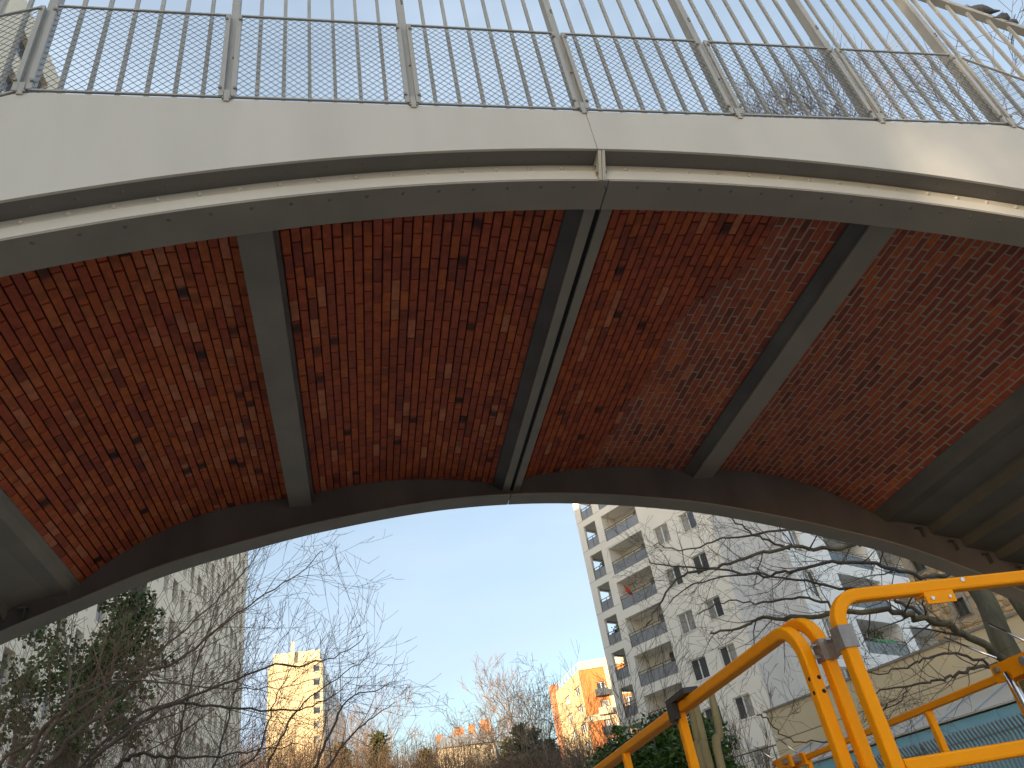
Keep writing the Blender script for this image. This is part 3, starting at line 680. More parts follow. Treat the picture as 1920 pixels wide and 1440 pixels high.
# ------------------------------------------------------------------ facade kit
wrng = random.Random(31)
def V3(p2, z): return Vector((p2.x, p2.y, z))
class Facade:
    def __init__(s, o, u, nrm): s.o = Vector(o); s.u = Vector(u).normalized(); s.n = Vector(nrm).normalized()
    def P(s, a, z, dp=0.0): q = s.o + s.u * a - s.n * dp; return Vector((q.x, q.y, z))
    def wall(s, mb, a0, a1, z0, z1, ops):
        us = sorted(set([a0, a1] + [q for o_ in ops for q in o_[:2]])); zs = sorted(set([z0, z1] + [q for o_ in ops for q in o_[2:4]]))
        for i in range(len(us) - 1):
            run = None
            for j in range(len(zs) - 1):
                cu, cz = (us[i] + us[i + 1]) / 2, (zs[j] + zs[j + 1]) / 2
                if any(o_[0] < cu < o_[1] and o_[2] < cz < o_[3] for o_ in ops):
                    if run is not None: mb.quad(s.P(us[i], run), s.P(us[i + 1], run), s.P(us[i + 1], zs[j]), s.P(us[i], zs[j])); run = None
                elif run is None: run = zs[j]
            if run is not None: mb.quad(s.P(us[i], run), s.P(us[i + 1], run), s.P(us[i + 1], z1), s.P(us[i], z1))
        for o_ in ops:
            A, B, C, D, dp = o_
            for (p, q) in (((A, C), (B, C)), ((B, C), (B, D)), ((B, D), (A, D)), ((A, D), (A, C))):
                mb.quad(s.P(*p), s.P(*q), s.P(q[0], q[1], dp), s.P(p[0], p[1], dp))
    def window(s, A, B, C, D, dp, parent, fm, gm, mull=1, fw=0.07, sill=True):
        mb = MB(); z3 = Vector((0, 0, 1)); o = Vector((s.o.x, s.o.y, 0)); u = Vector((s.u.x, s.u.y, 0)); n = -Vector((s.n.x, s.n.y, 0))
        g = 0.003
        mb.obox(o, u, n, z3, (A + g, B - g), (dp - 0.06, dp), (C + g, C + fw)); mb.obox(o, u, n, z3, (A + g, B - g), (dp - 0.06, dp), (D - fw, D - g))
        xs = [A + (B - A) * k / (mull + 1) for k in range(mull + 2)]
        for k, x in enumerate(xs):
            a, b = (x + g, x + fw) if k == 0 else ((x - fw, x - g) if k == mull + 1 else (x - fw * 0.6, x + fw * 0.6))
            mb.obox(o, u, n, z3, (a, b), (dp - 0.06, dp), (C + fw, D - fw))
        w_ = mb.build('window', fm, parent)
        for k in range(mull + 1):
            mb = MB(); mb.quad(s.P(xs[k] + 0.02, C + 0.03, dp - 0.02), s.P(xs[k + 1] - 0.02, C + 0.03, dp - 0.02), s.P(xs[k + 1] - 0.02, D - 0.03, dp - 0.02), s.P(xs[k] + 0.02, D - 0.03, dp - 0.02))
            mb.build('pane', M['curtain'] if gm is M['glass'] and wrng.random() < 0.4 else gm, w_)
        if sill:
            mb = MB(); mb.obox(o, u, n, z3, (A - 0.06, B + 0.06), (-0.06, dp - 0.062), (C - 0.06, C - 0.003)); mb.build('sill', fm, w_)
        return w_
    def box(s, mb, a, dp, z): mb.obox(Vector((s.o.x, s.o.y, 0)), Vector((s.u.x, s.u.y, 0)), -Vector((s.n.x, s.n.y, 0)), Vector((0, 0, 1)), a, dp, z)

# ------------------------------------------------------------------ white apartment block on the right
UD = Vector((0.492, -0.8706)).normalized(); ND = Vector((0.8706, 0.492)).normalized()
Fp = Vector((19.7, 63.0)); ZW = 33.0
block = thing('apartment_block', 'white rendered apartment block with loggia balconies and a grey clad corner strip', 'building', (28, 58, GZ))
L1 = Facade(Fp, UD, -ND); EN = Facade(Fp, ND, -UD); WL = 18.9
Cp = Fp + UD * WL; R1 = Facade(Cp, ND, UD); WR = 20.6
nar = [(0.72, 2.20, t - 2.2, t) for t in (30.05, 27.24, 24.42, 21.6, 18.78, 15.96, 13.14, 10.32, 7.5)]
wide = [(3.02, 7.0, t - 2.37, t) for t in (30.2, 27.2, 24.17, 21.12, 18.05, 15.0, 11.95, 8.9, 5.85)]
wA = [(8.2, 9.70, t - 1.52, t) for t in (27.2, 23.68, 20.1, 16.52, 13.08, 9.66, 6.2)]
wB = [(11.0, 12.42, t - 1.5, t) for t in (27.2, 23.6, 20.1, 16.62, 13.14, 9.70)]
ops = [(*q, 0.28) for q in nar] + [(*q, 1.7) for q in wide] + [(*q, 0.2) for q in wA + wB] + [(11.2, 12.6, 5.3, 6.35, 0.2)]
wall = MB(); L1.wall(wall, 0, WL, GZ, ZW, ops)
eno = [(0.45, 2.1, q[2], q[3], 0.28) for q in nar]; EN.wall(wall, 0, 12, GZ, ZW, eno)
for (a, b, z0, z1) in nar:                    # narrow corner loggias, open on two sides: floor slabs, back and side walls
    L1.box(wall, (0.28, 2.45), (0.2805, 2.3), (z0 - 0.55, z0 - 0.003))
wall.quad(L1.P(2.45, GZ, 0.27), L1.P(2.45, GZ, 2.3), L1.P(2.45, ZW, 2.3), L1.P(2.45, ZW, 0.27))
wall.quad(L1.P(0.27, GZ, 2.3), L1.P(2.45, GZ, 2.3), L1.P(2.45, ZW, 2.3), L1.P(0.27, ZW, 2.3))
ca, cb, cc, cd = L1.P(0, ZW), L1.P(WL, ZW), R1.P(WR, ZW), None
bk = Fp + ND * 20.6
wall.quad(L1.P(0, ZW), L1.P(WL, ZW), R1.P(WR, ZW), Vector((bk.x, bk.y, ZW)))
q1 = Cp + ND * WR
wall.quad(Vector((bk.x, bk.y, GZ)), Vector((q1.x, q1.y, GZ)), Vector((q1.x, q1.y, ZW)), Vector((bk.x, bk.y, ZW)))
wall.quad(EN.P(12, GZ), EN.P(20.6, GZ), EN.P(20.6, ZW), EN.P(12, ZW))
wl = wall.build('wall', M['white'], block)
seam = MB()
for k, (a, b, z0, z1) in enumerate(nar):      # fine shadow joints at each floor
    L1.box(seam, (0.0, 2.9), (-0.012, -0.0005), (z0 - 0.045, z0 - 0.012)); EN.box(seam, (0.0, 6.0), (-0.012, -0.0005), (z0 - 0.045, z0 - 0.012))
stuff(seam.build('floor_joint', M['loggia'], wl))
lo = MB()
for (a, b, z0, z1) in wide: lo.quad(L1.P(a, z0, 1.699), L1.P(b, z0, 1.699), L1.P(b, z1, 1.699), L1.P(a, z1, 1.699))
lo.build('loggia_wall', M['white'], block)
def balcony(fc, a, b, z0, hgt, pm, npan, par_, dp=0.06):
    mb = MB(); fc.box(mb, (a, b), (dp, dp + 0.05), (z0 + hgt, z0 + hgt + 0.045))
    n = npan + 1
    for k in range(n):
        x = a + 0.03 + (b - a - 0.06) * k / npan; fc.box(mb, (x - 0.02, x + 0.02), (dp, dp + 0.04), (z0, z0 + hgt - 0.001))
    fc.box(mb, (a, b), (dp + 0.005, dp + 0.045), (z0 + hgt - 0.2, z0 + hgt - 0.17))
    rl = mb.build('balcony_railing', M['bal_rail'], par_)
    for k in range(npan):
        x0 = a + 0.03 + (b - a - 0.06) * k / npan; x1 = a + 0.03 + (b - a - 0.06) * (k + 1) / npan
        mb = MB(); fc.box(mb, (x0 + 0.03, x1 - 0.03), (dp + 0.012, dp + 0.028), (z0 + 0.04, z0 + hgt - 0.21)); mb.build('panel', pm, rl)
    return rl
for i, (a, b, z0, z1) in enumerate(nar): balcony(L1, a, b, z0, 1.0, M['bal_panel'], 2, block); balcony(EN, 0.45, 2.1, z0, 1.0, M['bal_panel'], 2, block)
for i, (a, b, z0, z1) in enumerate(wide):
    balcony(L1, a, b, z0, 1.08, M['bal_panel'], 3, block)
    L1.window(5.2, 6.6, z0 + 0.03, z0 + 2.1, 1.69, block, M['frame_w'], M['glass'], 1, 0.06, False)
for q in wA + wB: L1.window(*q, 0.2, block, M['frame_w'], M['glass'])
L1.window(11.2, 12.6, 5.3, 6.35, 0.2, block, M['frame_w'], M['glass'])
# grey cladding panels on the corner strip
zz = GZ + 0.4
while zz < ZW - 0.3:
    for (a, b) in ((13.8, 16.33), (16.345, WL - 0.02)):
        mb = MB(); L1.box(mb, (a, b), (-0.03, -0.002), (zz, zz + 2.90)); mb.build('cladding_panel', M['greypanel'], block)
    zz += 2.915
# right return facade
T1 = [(5.7, 11.9, z0, z1) for z0, z1 in ((23.85, 26.2), (20.55, 22.95), (17.25, 19.66), (13.95, 16.40), (10.65, 13.05), (7.3, 9.75))]
T2 = [(13.45, 19.25, z0, z1) for (_, _, z0, z1) in T1]
T3 = [(1.1, 2.4, z0 + 0.3, z1 - 0.2) for (_, _, z0, z1) in T1]
wall = MB(); R1.wall(wall, 0, WR, GZ, ZW, [(*q, 1.6) for q in T1 + T2] + [(*q, 0.2) for q in T3])
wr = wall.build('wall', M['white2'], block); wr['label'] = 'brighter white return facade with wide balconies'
lo = MB()
for (a, b, z0, z1) in T1 + T2: lo.quad(R1.P(a, z0, 1.599), R1.P(b, z0, 1.599), R1.P(b, z1, 1.599), R1.P(a, z1, 1.599))
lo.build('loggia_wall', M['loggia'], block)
for (a, b, z0, z1) in T1 + T2:
    balcony(R1, a, b, z0 - 0.05, 1.12, M['bal_dark'], 5, block)
    R1.window(a + 1.8, a + 3.9, z0 + 0.02, z0 + 2.1, 1.59, block, M['frame_w'], M['glass'], 1, 0.07, False)
for q in T3: R1.window(*q, 0.2, block, M['frame_w'], M['glass'])

def leaves(mb, cen, n, spread, size, rg, aspect=0.5, droop=0.0):
    for _ in range(n):
        while True:
            p = Vector((rg.uniform(-1, 1), rg.uniform(-1, 1), rg.uniform(-1, 1)))
            if p.length <= 1: break
        p = Vector((cen[0] + p.x * spread[0], cen[1] + p.y * spread[1], cen[2] + p.z * spread[2]))
        leaf(mb, p, size * rg.uniform(0.6, 1.25), rg, aspect, droop)
def leaf(mb, p, L, rg, aspect=0.5, droop=0.0, d=None):
    if d is None: d = Vector((rg.gauss(0, 1), rg.gauss(0, 1), rg.gauss(0, 0.7) - droop)).normalized()
    a = d.cross(Vector((rg.gauss(0, 1), rg.gauss(0, 1), rg.gauss(0, 1))))
    if a.length < 1e-4: return
    a.normalize(); nn = a.cross(d); wv = L * aspect * 0.5; o = len(mb.v)
    m = p + d * L * 0.45 - nn * L * 0.08
    for q in (p, m + a * wv + nn * L * 0.1, p + d * L, m - a * wv + nn * L * 0.1): mb.v.append((q.x, q.y, q.z))
    mb.f.append((o, o + 1, o + 2)); mb.f.append((o, o + 2, o + 3))

# parasol, cloth and pots on the balconies
pz = wide[3]; b0 = L1.P(4.15, pz[2], 0.75)
t = thing('parasol', 'closed red parasol leaning over a balcony railing of the white block', 'parasol', b0)
mb = MB(); top = L1.P(3.45, pz[2] + 2.05, 0.35); mid = L1.P(3.85, pz[2] + 1.15, 0.5)
mb.tube([b0, mid], [0.025, 0.025], 6); mb.build('pole', M['bal_rail'], t)
mb = MB(); mb.tube([mid, mid.lerp(top, 0.3), mid.lerp(top, 0.8), top], [0.12, 0.15, 0.08, 0.02], 8); mb.build('canopy', M['red'], t, True)
rg = random.Random(11)
for i, zi, nm in ((4, 18.78 - 2.2, 'leafy potted plant in the corner loggia nearest the parasol floor'), (5, 15.96 - 2.2, 'bushy potted plant in a corner loggia below the taller pots'), (2, 24.42 - 2.2, 'small dark potted plant in an upper corner loggia')):
    b0 = L1.P(1.1 + 0.25 * (i % 3), zi, 0.6); t = thing('potted_plant', nm, 'plant', b0, 'pots on the corner loggias')
    mb = MB(); mb.tube([b0, b0 + Vector((0, 0, 0.35))], [0.16, 0.2], 10); mb.build('pot', M['chimney'], t)
    mb = MB(); leaves(mb, b0 + Vector((0, 0, 0.95)), 260, (0.42, 0.42, 0.62), 0.16, rg); mb.build('foliage', M['plant'], t, fix=False)
qz = T1[4]; mb = MB()
R1.box(mb, (7.2, 10.4), (0.018, 0.034), (qz[2] + 0.93, qz[2] + 1.07))
o = mb.build('cloth_strip', M['green_cloth']); tag(o, 'green cloth strip draped along a dark balcony railing', 'cloth')
b0 = R1.P(9.0, qz[2], 0.8); t = thing('balcony_tree', 'dark leafy plant on the balcony with the green cloth', 'plant', b0)
mb = MB(); mb.tube([b0, b0 + Vector((0, 0, 0.4))], [0.2, 0.25], 10); mb.build('pot', M['chimney'], t)
mb = MB(); leaves(mb, b0 + Vector((0, 0, 1.35)), 320, (0.7, 0.7, 0.8), 0.2, rg); mb.build('foliage', M['plant'], t, fix=False)

# ------------------------------------------------------------------ long cream slab on the left
SD = Vector((0.0447, 0.999)).normalized(); SN = Vector((0.999, -0.0447)).normalized()
slab = thing('apartment_slab', 'long cream apartment slab with columns of narrow recessed grey windows', 'building', (-20, 30, GZ))
SF = Facade((-14.26, 0.0), SD, SN); S0, S1, SZ = -10.95, 76.5, 36.1
wops = []; cols_ = []
c = 20.9 - 2.05 * 15
while c < S1 - 1.2:
    if c > S0 + 0.5: cols_.append(c)
    c += 2.05
rows = [34.55 - 2.64 * k for k in range(13)]
for ci, c in enumerate(cols_):
    for zt in rows: wops.append((c, c + (0.95 if ci % 3 else 1.2), zt - 1.6, zt, 0.30))
wall = MB()
# build the wall column by column so it stays light
for ci, c in enumerate(cols_):
    nx = cols_[ci + 1] if ci + 1 < len(cols_) else S1
    SF.wall(wall, c, nx, GZ, SZ, [o_ for o_ in wops if abs(o_[0] - c) < 1e-6])
SF.wall(wall, S0, cols_[0], GZ, SZ, [])
def sp(a, d, z): return SF.P(a, z, d)
wall.quad(sp(S0, 0, SZ), sp(S1, 0, SZ), sp(S1, 14, SZ), sp(S0, 14, SZ)); wall.quad(sp(S1, 0, GZ), sp(S1, 14, GZ), sp(S1, 14, SZ), sp(S1, 0, SZ))
wall.quad(sp(S0, 0, GZ), sp(S0, 14, GZ), sp(S0, 14, SZ), sp(S0, 0, SZ)); wall.quad(sp(S0, 14, GZ), sp(S1, 14, GZ), sp(S1, 14, SZ), sp(S0, 14, SZ))
wall.build('wall', M['slab'], slab, fix=False)
rest = MB(); cnt = 0
for (a, b, z0, z1, dp) in wops:
    p = SF.P((a + b) / 2, (z0 + z1) / 2); px, py, dz = proj(p)
    near = (0 < px < 520 and 0 < py < 1500 and dz > 1) and (py > 1000 or py < 230)
    if near and cnt < 260:
        mb = MB(); SF.box(mb, (a + 0.004, b - 0.004), (dp - 0.05, dp - 0.002), (z0 + 0.004, z1 - 0.004)); w_ = mb.build('window', M['slab_win'], slab); cnt += 1
        mb = MB(); SF.box(mb, (a + 0.08, b - 0.08), (dp - 0.056, dp - 0.0515), (z0 + 0.7, z1 - 0.08)); mb.build('pane', M['glass'], w_)
    else: rest.quad(SF.P(a, z0, dp - 0.002), SF.P(b, z0, dp - 0.002), SF.P(b, z1, dp - 0.002), SF.P(a, z1, dp - 0.002))
stuff(rest.build('windows', M['slab_win'], slab, fix=False))

# ------------------------------------------------------------------ sunlit yellow tower far away
tw = thing('apartment_tower', 'sunlit yellow gable end of a distant apartment tower with grey flank', 'building', (-13, 195, GZ))
TX0, TX1, TY0, TY1, TZ = -18.85, -8.05, 167.5, 223.0, 48.6
TF = Facade((TX0, TY0), (1, 0), (0, -1)); gops = [(9.05 - 0.05 * 0, 10.35, 47.0 - 2.75 * k, 48.0 - 2.75 * k, 0.2) for k in range(1, 17)]
gops = [(9.0, 10.35, 46.2 - 2.76 * k, 47.6 - 2.76 * k, 0.25) for k in range(16)]
wall = MB(); TF.wall(wall, 0, 10.8, GZ, TZ, gops); tg_ = wall.build('wall', M['yellow'], tw)
SFc = Facade((TX1, TY0), (0.058, 0.998), (0.998, -0.058)); sops = []
for c in range(11):
    for k in range(16): sops.append((2.2 + 4.9 * c, 2.2 + 4.9 * c + 2.4, 46.2 - 2.76 * k, 47.4 - 2.76 * k, 0.25))
wall = MB(); SFc.wall(wall, 0, 55.5, GZ, TZ, sops); e1 = SFc.P(55.5, GZ); e2 = SFc.P(55.5, TZ)
wall.quad(e1, (e1.x - 10.8, e1.y, GZ), (e1.x - 10.8, e1.y, TZ), e2); wall.quad((TX0, TY0, GZ), (e1.x - 10.8, e1.y, GZ), (e1.x - 10.8, e1.y, TZ), (TX0, TY0, TZ))
wall.quad((TX0, TY0, TZ), (TX1, TY0, TZ), e2, (e1.x - 10.8, e1.y, TZ)); wall.build('wall', M['tower_side'], tw, fix=False)
for q in gops: TF.window(*q, tw, M['slab_win'], M['glass'], 0, 0.16, False)
mb = MB()
for (a, b, z0, z1, dp) in sops: mb.quad(SFc.P(a, z0, dp - 0.01), SFc.P(b, z0, dp - 0.01), SFc.P(b, z1, dp - 0.01), SFc.P(a, z1, dp - 0.01))
stuff(mb.build('windows', M['slab_win'], tw, fix=False))
mb = MB(); mb.box(TX0 + 0.9, TX1 - 0.5, TY0 + 0.9, TY1 - 6, TZ, TZ + 2.3); mb.build('roof_parapet', M['yellow_lt'], tw)
mb = MB(); mb.box(-14.4, -13.7, TY0 + 0.35, TY0 + 0.85, TZ - 0.5, TZ + 4.4); mb.build('chimney', M['yellow_lt'], tw)
mb = MB()
for xx, hh in ((-5.6, 6), (-5.0, 7), (-6.2, 4.5)): mb.box(xx - 0.06, xx + 0.06, 205, 205.1, TZ, TZ + hh)
mb.build('antenna', M['bal_rail'], tw)

# ------------------------------------------------------------------ orange and ochre building behind the white block
ob = thing('brick_building', 'sunlit orange and ochre building with pale bands behind the white block', 'building', (44, 142, GZ))
OF = Facade((36.9, 135.0), (0.985, -0.17), (-0.17, -0.985)); OZ = 32.4
ops = []
for k in range(9):
    for c_a in (2.6, 6.8, 11.2): ops.append((c_a, c_a + 1.5, OZ - 4.6 - 3.0 * k, OZ - 2.5 - 3.0 * k, 0.3))
wall = MB(); OF.wall(wall, 0, 16, GZ, OZ, ops); wall.build('wall', M['orange_b'], ob)
for q in ops: OF.window(*q, ob, M['frame_w'], M['glass'], 1, 0.12, False)
mb = MB()
for (a, b, z0, z1) in ((0, 16, OZ - 0.1, OZ + 1.3), (0, 16, OZ - 8.6, OZ - 7.6), (4.4, 5.6, GZ, OZ - 0.11), (8.9, 10.6, GZ, OZ - 0.11), (13.4, 14.6, GZ, OZ - 0.11)): OF.box(mb, (a, b), (-0.16 if b - a > 3 else -0.12, -0.002), (z0, z1))
mb.build('pale_band', M['cream_b'], ob)
for k in range(9):
    mb = MB(); zb = OZ - 4.85 - 3.0 * k; OF.box(mb, (2.0, 4.35), (-0.9, -0.003), (zb, zb + 0.18)); OF.box(mb, (2.0, 4.35), (-0.9, -0.85), (zb + 0.18, zb + 1.1)); mb.build('balcony', M['cream_b' if k % 2 else 'bal_dark'], ob)
    mb = MB(); OF.box(mb, (5.7, 8.8), (-0.07, -0.003), (zb - 0.25, zb + 0.12)); mb.build('floor_band', M['cream_b'], ob)
OS = Facade((36.85, 135.0), (-0.075, 0.997), (-0.997, -0.075)); ops = []
for k in range(7):
    for c_a in (1.2, 7.5): ops.append((c_a, c_a + 3.2, OZ - 3.6 - 3.0 * k, OZ - 2.2 - 3.0 * k, 0.4))
wall = MB(); OS.wall(wall, 0, 17, GZ, OZ, ops); e = OS.P(17, GZ)
wall.quad((e.x, e.y, GZ), (e.x + 17, e.y, GZ), (e.x + 17, e.y, OZ), (e.x, e.y, OZ)); f_ = OF.P(16, GZ)
wall.quad((f_.x, f_.y, GZ), (e.x + 17, e.y, GZ), (e.x + 17, e.y, OZ), (f_.x, f_.y, OZ)); wall.quad((36.9, 135, OZ), (f_.x, f_.y, OZ), (e.x + 17, e.y, OZ), (e.x, e.y, OZ))
wall.build('wall', M['ochre'], ob, fix=False)
for q in ops: OS.window(*q, ob, M['frame_w'], M['glass'], 2, 0.12, False)
mb = MB(); OS.box(mb, (15.2, 17.5), (-0.5, 0.8), (GZ, OZ + 1.6)); mb.build('chimney', M['chimney'], ob)
mb = MB()
for a in range(0, 15, 2): OS.box(mb, (a + 0.4, a + 0.5), (0.1, 0.16), (OZ, OZ + 1.1))
OS.box(mb, (0.4, 14.6), (0.09, 0.17), (OZ + 1.1, OZ + 1.2)); mb.build('roof_railing', M['cream_b'], ob)

# ------------------------------------------------------------------ far house with chimneys beyond the trees
fh = thing('far_house', 'pale far house with a grey roof and several brick chimneys above the trees', 'building', (18, 150, GZ))
HF = Facade((12.6, 150.0), (1, 0.05), (0.05, -1)); ops = []
for k in range(8):
    for c_a in (1.0, 3.4, 5.8, 8.2): ops.append((c_a, c_a + 1.1, 22.6 - 3.0 * k, 24.3 - 3.0 * k, 0.25))
wall = MB(); HF.wall(wall, 0, 10.2, GZ, 25.4, ops); wall.build('wall', M['cream_b'], fh)
for q in ops[:16]: HF.window(*q, fh, M['frame_w'], M['glass'], 1, 0.1, False)
mb = MB(); mb.box(12.7, 22.8, 150.4, 162, GZ, 25.3); mb.build('body', M['cream_b'], fh)
mb = MB(); mb.add([(12.4, 149.6, 25.45), (23, 149.9, 25.45), (23, 162, 25.45), (12.4, 162, 25.45), (13.4, 152, 27.6), (22, 152, 27.6), (22, 160, 27.6), (13.4, 160, 27.6)], ((0, 1, 5, 4), (1, 2, 6, 5), (2, 3, 7, 6), (3, 0, 4, 7), (4, 5, 6, 7), (0, 3, 2, 1)))
mb.build('roof', M['roof_zinc'], fh)
for (xx, zz, ww) in ((13.3, 28.2, 0.5), (15.6, 27.9, 0.35), (17.0, 29.0, 0.9), (19.4, 29.2, 0.6), (22.0, 29.8, 0.8)):
    mb = MB(); mb.box(xx - ww, xx + ww, 152.2, 153.2, 25.5, zz); mb.build('chimney', M['chimney'], fh)

# ------------------------------------------------------------------ beige boundary building, lean-to, wire fence
BD = Vector((0.3012, -0.9536)); BN = Vector((-0.9536, -0.3012)); BO = Vector((18.93, 37.15))
bw = thing('beige_wall', 'tall beige rendered wall with dark coping and a horizontal joint', 'wall', (22, 30, GZ))
BF = Facade(BO, BD, BN)
mb = MB(); BF.box(mb, (0, 24), (0.0, 8.0), (GZ, 4.58)); mb.build('lower_panel', M['beige'], bw)
mb = MB(); BF.box(mb, (0, 24), (0.0, 8.0), (4.62, 5.9)); mb.build('upper_panel', M['beige'], bw)
mb = MB(); BF.box(mb, (0.02, 24), (0.03, 7.9), (4.5805, 4.6195)); mb.build('joint', M['coping'], bw)
mb = MB(); BF.box(mb, (-0.08, 24), (-0.09, 8.1), (5.9005, 5.99)); mb.build('coping', M['coping'], bw)
lt = thing('lean_to', 'lean-to with pale sheet roof on blue walls in front of the beige wall', 'shed', (19, 24, GZ))
LF = Facade(BO, BD, BN)
def lp(a, d, z): return LF.P(a, z, -d)
Z0_, Z1_ = 4.0, 3.0
mb = MB(); mb.add([lp(1.5, 0.01, Z0_), lp(22, 0.01, Z0_), lp(22, 3.0, Z1_), lp(1.5, 3.0, Z1_), lp(1.5, 0.01, Z0_ + .06), lp(22, 0.01, Z0_ + .06), lp(22, 3.0, Z1_ + .06), lp(1.5, 3.0, Z1_ + .06)],
       ((0, 1, 2, 3), (4, 7, 6, 5), (0, 4, 5, 1), (1, 5, 6, 2), (2, 6, 7, 3), (3, 7, 4, 0))); rf = mb.build('roof', M['roofsheet'], lt)
for k in range(14):
    a = 2.2 + 1.45 * k; mb = MB(); mb.bar(lp(a, 0.05, Z0_ + 0.08), lp(a, 2.98, Z1_ + 0.08), 0.07, 0.05); mb.build('batten', M['bluegrey'], rf)
for k in range(9):
    a = 2.0 + 2.2 * k; mb = MB(); LF.box(mb, (a, a + 2.15), (-2.9, -2.84), (GZ, Z1_ - 0.05)); mb.build('wall_panel', M['blue'], lt)
    mb = MB(); LF.box(mb, (a + 2.1, a + 2.2), (-2.95, -2.905), (GZ, Z1_ - 0.05)); mb.build('cover_strip', M['blue'], lt)
wf = thing('wire_fence', 'grey wire mesh fence with cranked tips in front of the blue shed', 'fence', (11, 14, GZ))
WF = Facade((8.6, 15.6), BD, BN); zt = 1.28
for k in range(4):
    a = 2.5 * k; mb = MB(); WF.box(mb, (a - 0.03, a + 0.03), (0, 0.06), (GZ, zt + 0.02)); mb.build('post', M['galv'], wf)
    mb = MB()
    for j in range(1, 34):
        x = a + 2.5 * j / 34; p0, p1, p2 = WF.P(x, GZ + 0.1, 0.03), WF.P(x, zt - 0.22, 0.03), WF.P(x + 0.05, zt, -0.16)
        mb.bar(p0, p1, 0.012, 0.03, Vector((1, 0, 0))); mb.bar(p1, p2, 0.022, 0.04, Vector((0.3, 0.2, 1)))
    for zz in (GZ + 0.3, -0.4, 0.3, 0.85, zt - 0.15): mb.bar(WF.P(a, zz, 0.035), WF.P(a + 2.5, zz, 0.035), 0.012, 0.02)
    mb.build('mesh_panel', M['galv'], wf)
# metal railing and grey cladding base in front of the white block
gr = thing('terrace_railing', 'dark terrace railing at the foot of the white block', 'railing', (24, 46, GZ))
GF = Facade(Vector((17.9, 46.0)), UD, -ND)
mb = MB(); GF.box(mb, (0, 9), (0, 0.3), (GZ, 3.75)); mb.build('parapet', M['greypanel'], gr)
mb = MB(); GF.box(mb, (0, 9), (0.1, 0.15), (4.9, 4.96)); GF.box(mb, (0, 9), (0.1, 0.15), (3.76, 3.80)); mb.build('handrail', M['bal_rail'], gr)
for k in range(13):
    mb = MB(); GF.box(mb, (0.7 * k, 0.7 * k + 0.04), (0.1, 0.14), (3.80, 4.9)); mb.build('baluster', M['bal_rail'], gr)

# ------------------------------------------------------------------ rubble stone house at the right
st = thing('stone_house', 'ochre rubble stone house with a small framed window behind the tree', 'building', (33, 26, GZ))
SH = Facade((26.4, 32.6), (0.38, -0.925), (-0.925, -0.38)); HZ = 14.5
wops = [(1.15, 1.75, 7.85, 8.6, 0.22), (0.15, 0.75, 10.4, 11.0, 0.22)]
wall = MB(); SH.wall(wall, -0.3, 14, GZ, HZ, wops); e0, e1 = SH.P(-0.3, GZ), SH.P(14, GZ)
wall.quad(SH.P(-0.3, GZ), SH.P(-0.3, GZ, 9), SH.P(-0.3, HZ, 9), SH.P(-0.3, HZ)); wall.quad(SH.P(-0.3, HZ), SH.P(14, HZ), SH.P(14, HZ, 9), SH.P(-0.3, HZ, 9)); wall.quad(SH.P(14, GZ), SH.P(14, GZ, 9), SH.P(14, HZ, 9), SH.P(14, HZ))
sw = wall.build('wall', M['mortar_s'], st, fix=False)
rg = random.Random(21); rest = MB(); smesh = []
def stone_geo(wd, ht, rg):
    vs = []; o = [(-wd / 2, -ht / 2), (wd / 2, -ht / 2), (wd / 2, ht / 2), (-wd / 2, ht / 2)]
    k = 7; ring = []
    for i in range(k):
        an = 2 * math.pi * (i + rg.uniform(-.25, .25)) / k; r_ = 1.0 / max(abs(math.cos(an)), abs(math.sin(an))) ** 0.8
        ring.append((math.cos(an) * r_ * wd / 2 * rg.uniform(.86, 1.0), math.sin(an) * r_ * ht / 2 * rg.uniform(.86, 1.0)))
    for s_, dp in ((1.0, 0.0), (0.97, -0.03), (0.78, -0.05)): vs += [(x * s_, dp, y * s_) for x, y in ring]
    fs = []
    for L_ in (0, k):
        fs += [(L_ + i, L_ + (i + 1) % k, L_ + k + (i + 1) % k, L_ + k + i) for i in range(k)]
    fs.append(tuple(2 * k + i for i in range(k)))
    return vs, fs
for i in range(14):
    vs, fs = stone_geo(0.36, 0.235, rg); me = bpy.data.meshes.new('stone'); me.from_pydata(vs, [], fs); me.materials.append(M['stone'])
    bm = bmesh.new(); bm.from_mesh(me); bmesh.ops.recalc_face_normals(bm, faces=bm.faces); bm.to_mesh(me); bm.free(); smesh.append(me)
ux = Vector((SH.u.x, SH.u.y, 0)); nx = -Vector((SH.n.x, SH.n.y, 0)); n_single = 0
z = 3.0; row = 0
while z < HZ - 0.1:
    hh = rg.uniform(0.19, 0.30); a = -0.3 + rg.uniform(0, 0.15)
    while a < 13.6:
        wd = rg.uniform(0.22, 0.52); ca, cz = a + wd / 2, z + hh / 2
        if not any(o_[0] - 0.12 < ca + wd / 2 and ca - wd / 2 < o_[1] + 0.12 and o_[2] - 0.15 < cz + hh / 2 and cz - hh / 2 < o_[3] + 0.15 for o_ in wops):
            me = rg.choice(smesh); p = SH.P(ca, cz); px, py, dz = proj(p); m4 = Matrix.Identity(4); sx, sz = wd / 0.36, hh / 0.235
            for i in range(3): m4[i][0] = ux[i] * sx * 0.97; m4[i][1] = nx[i]; m4[i][2] = (0, 0, 1)[i] * sz * 0.96; m4[i][3] = p[i]
            if 1700 < px < 1925 and 1030 < py < 1240 and n_single < 298:
                o = bpy.data.objects.new('stone', me); COL.objects.link(o); o.parent = sw; o.matrix_parent_inverse = wm(sw).inverted(); o.matrix_basis = m4; n_single += 1
            else: rest.add([m4 @ v.co for v in me.vertices], [tuple(pp.vertices) for pp in me.polygons])
        a += wd + 0.012
    z += hh + 0.012
stuff(rest.build('stonework', M['stone'], sw, fix=False))
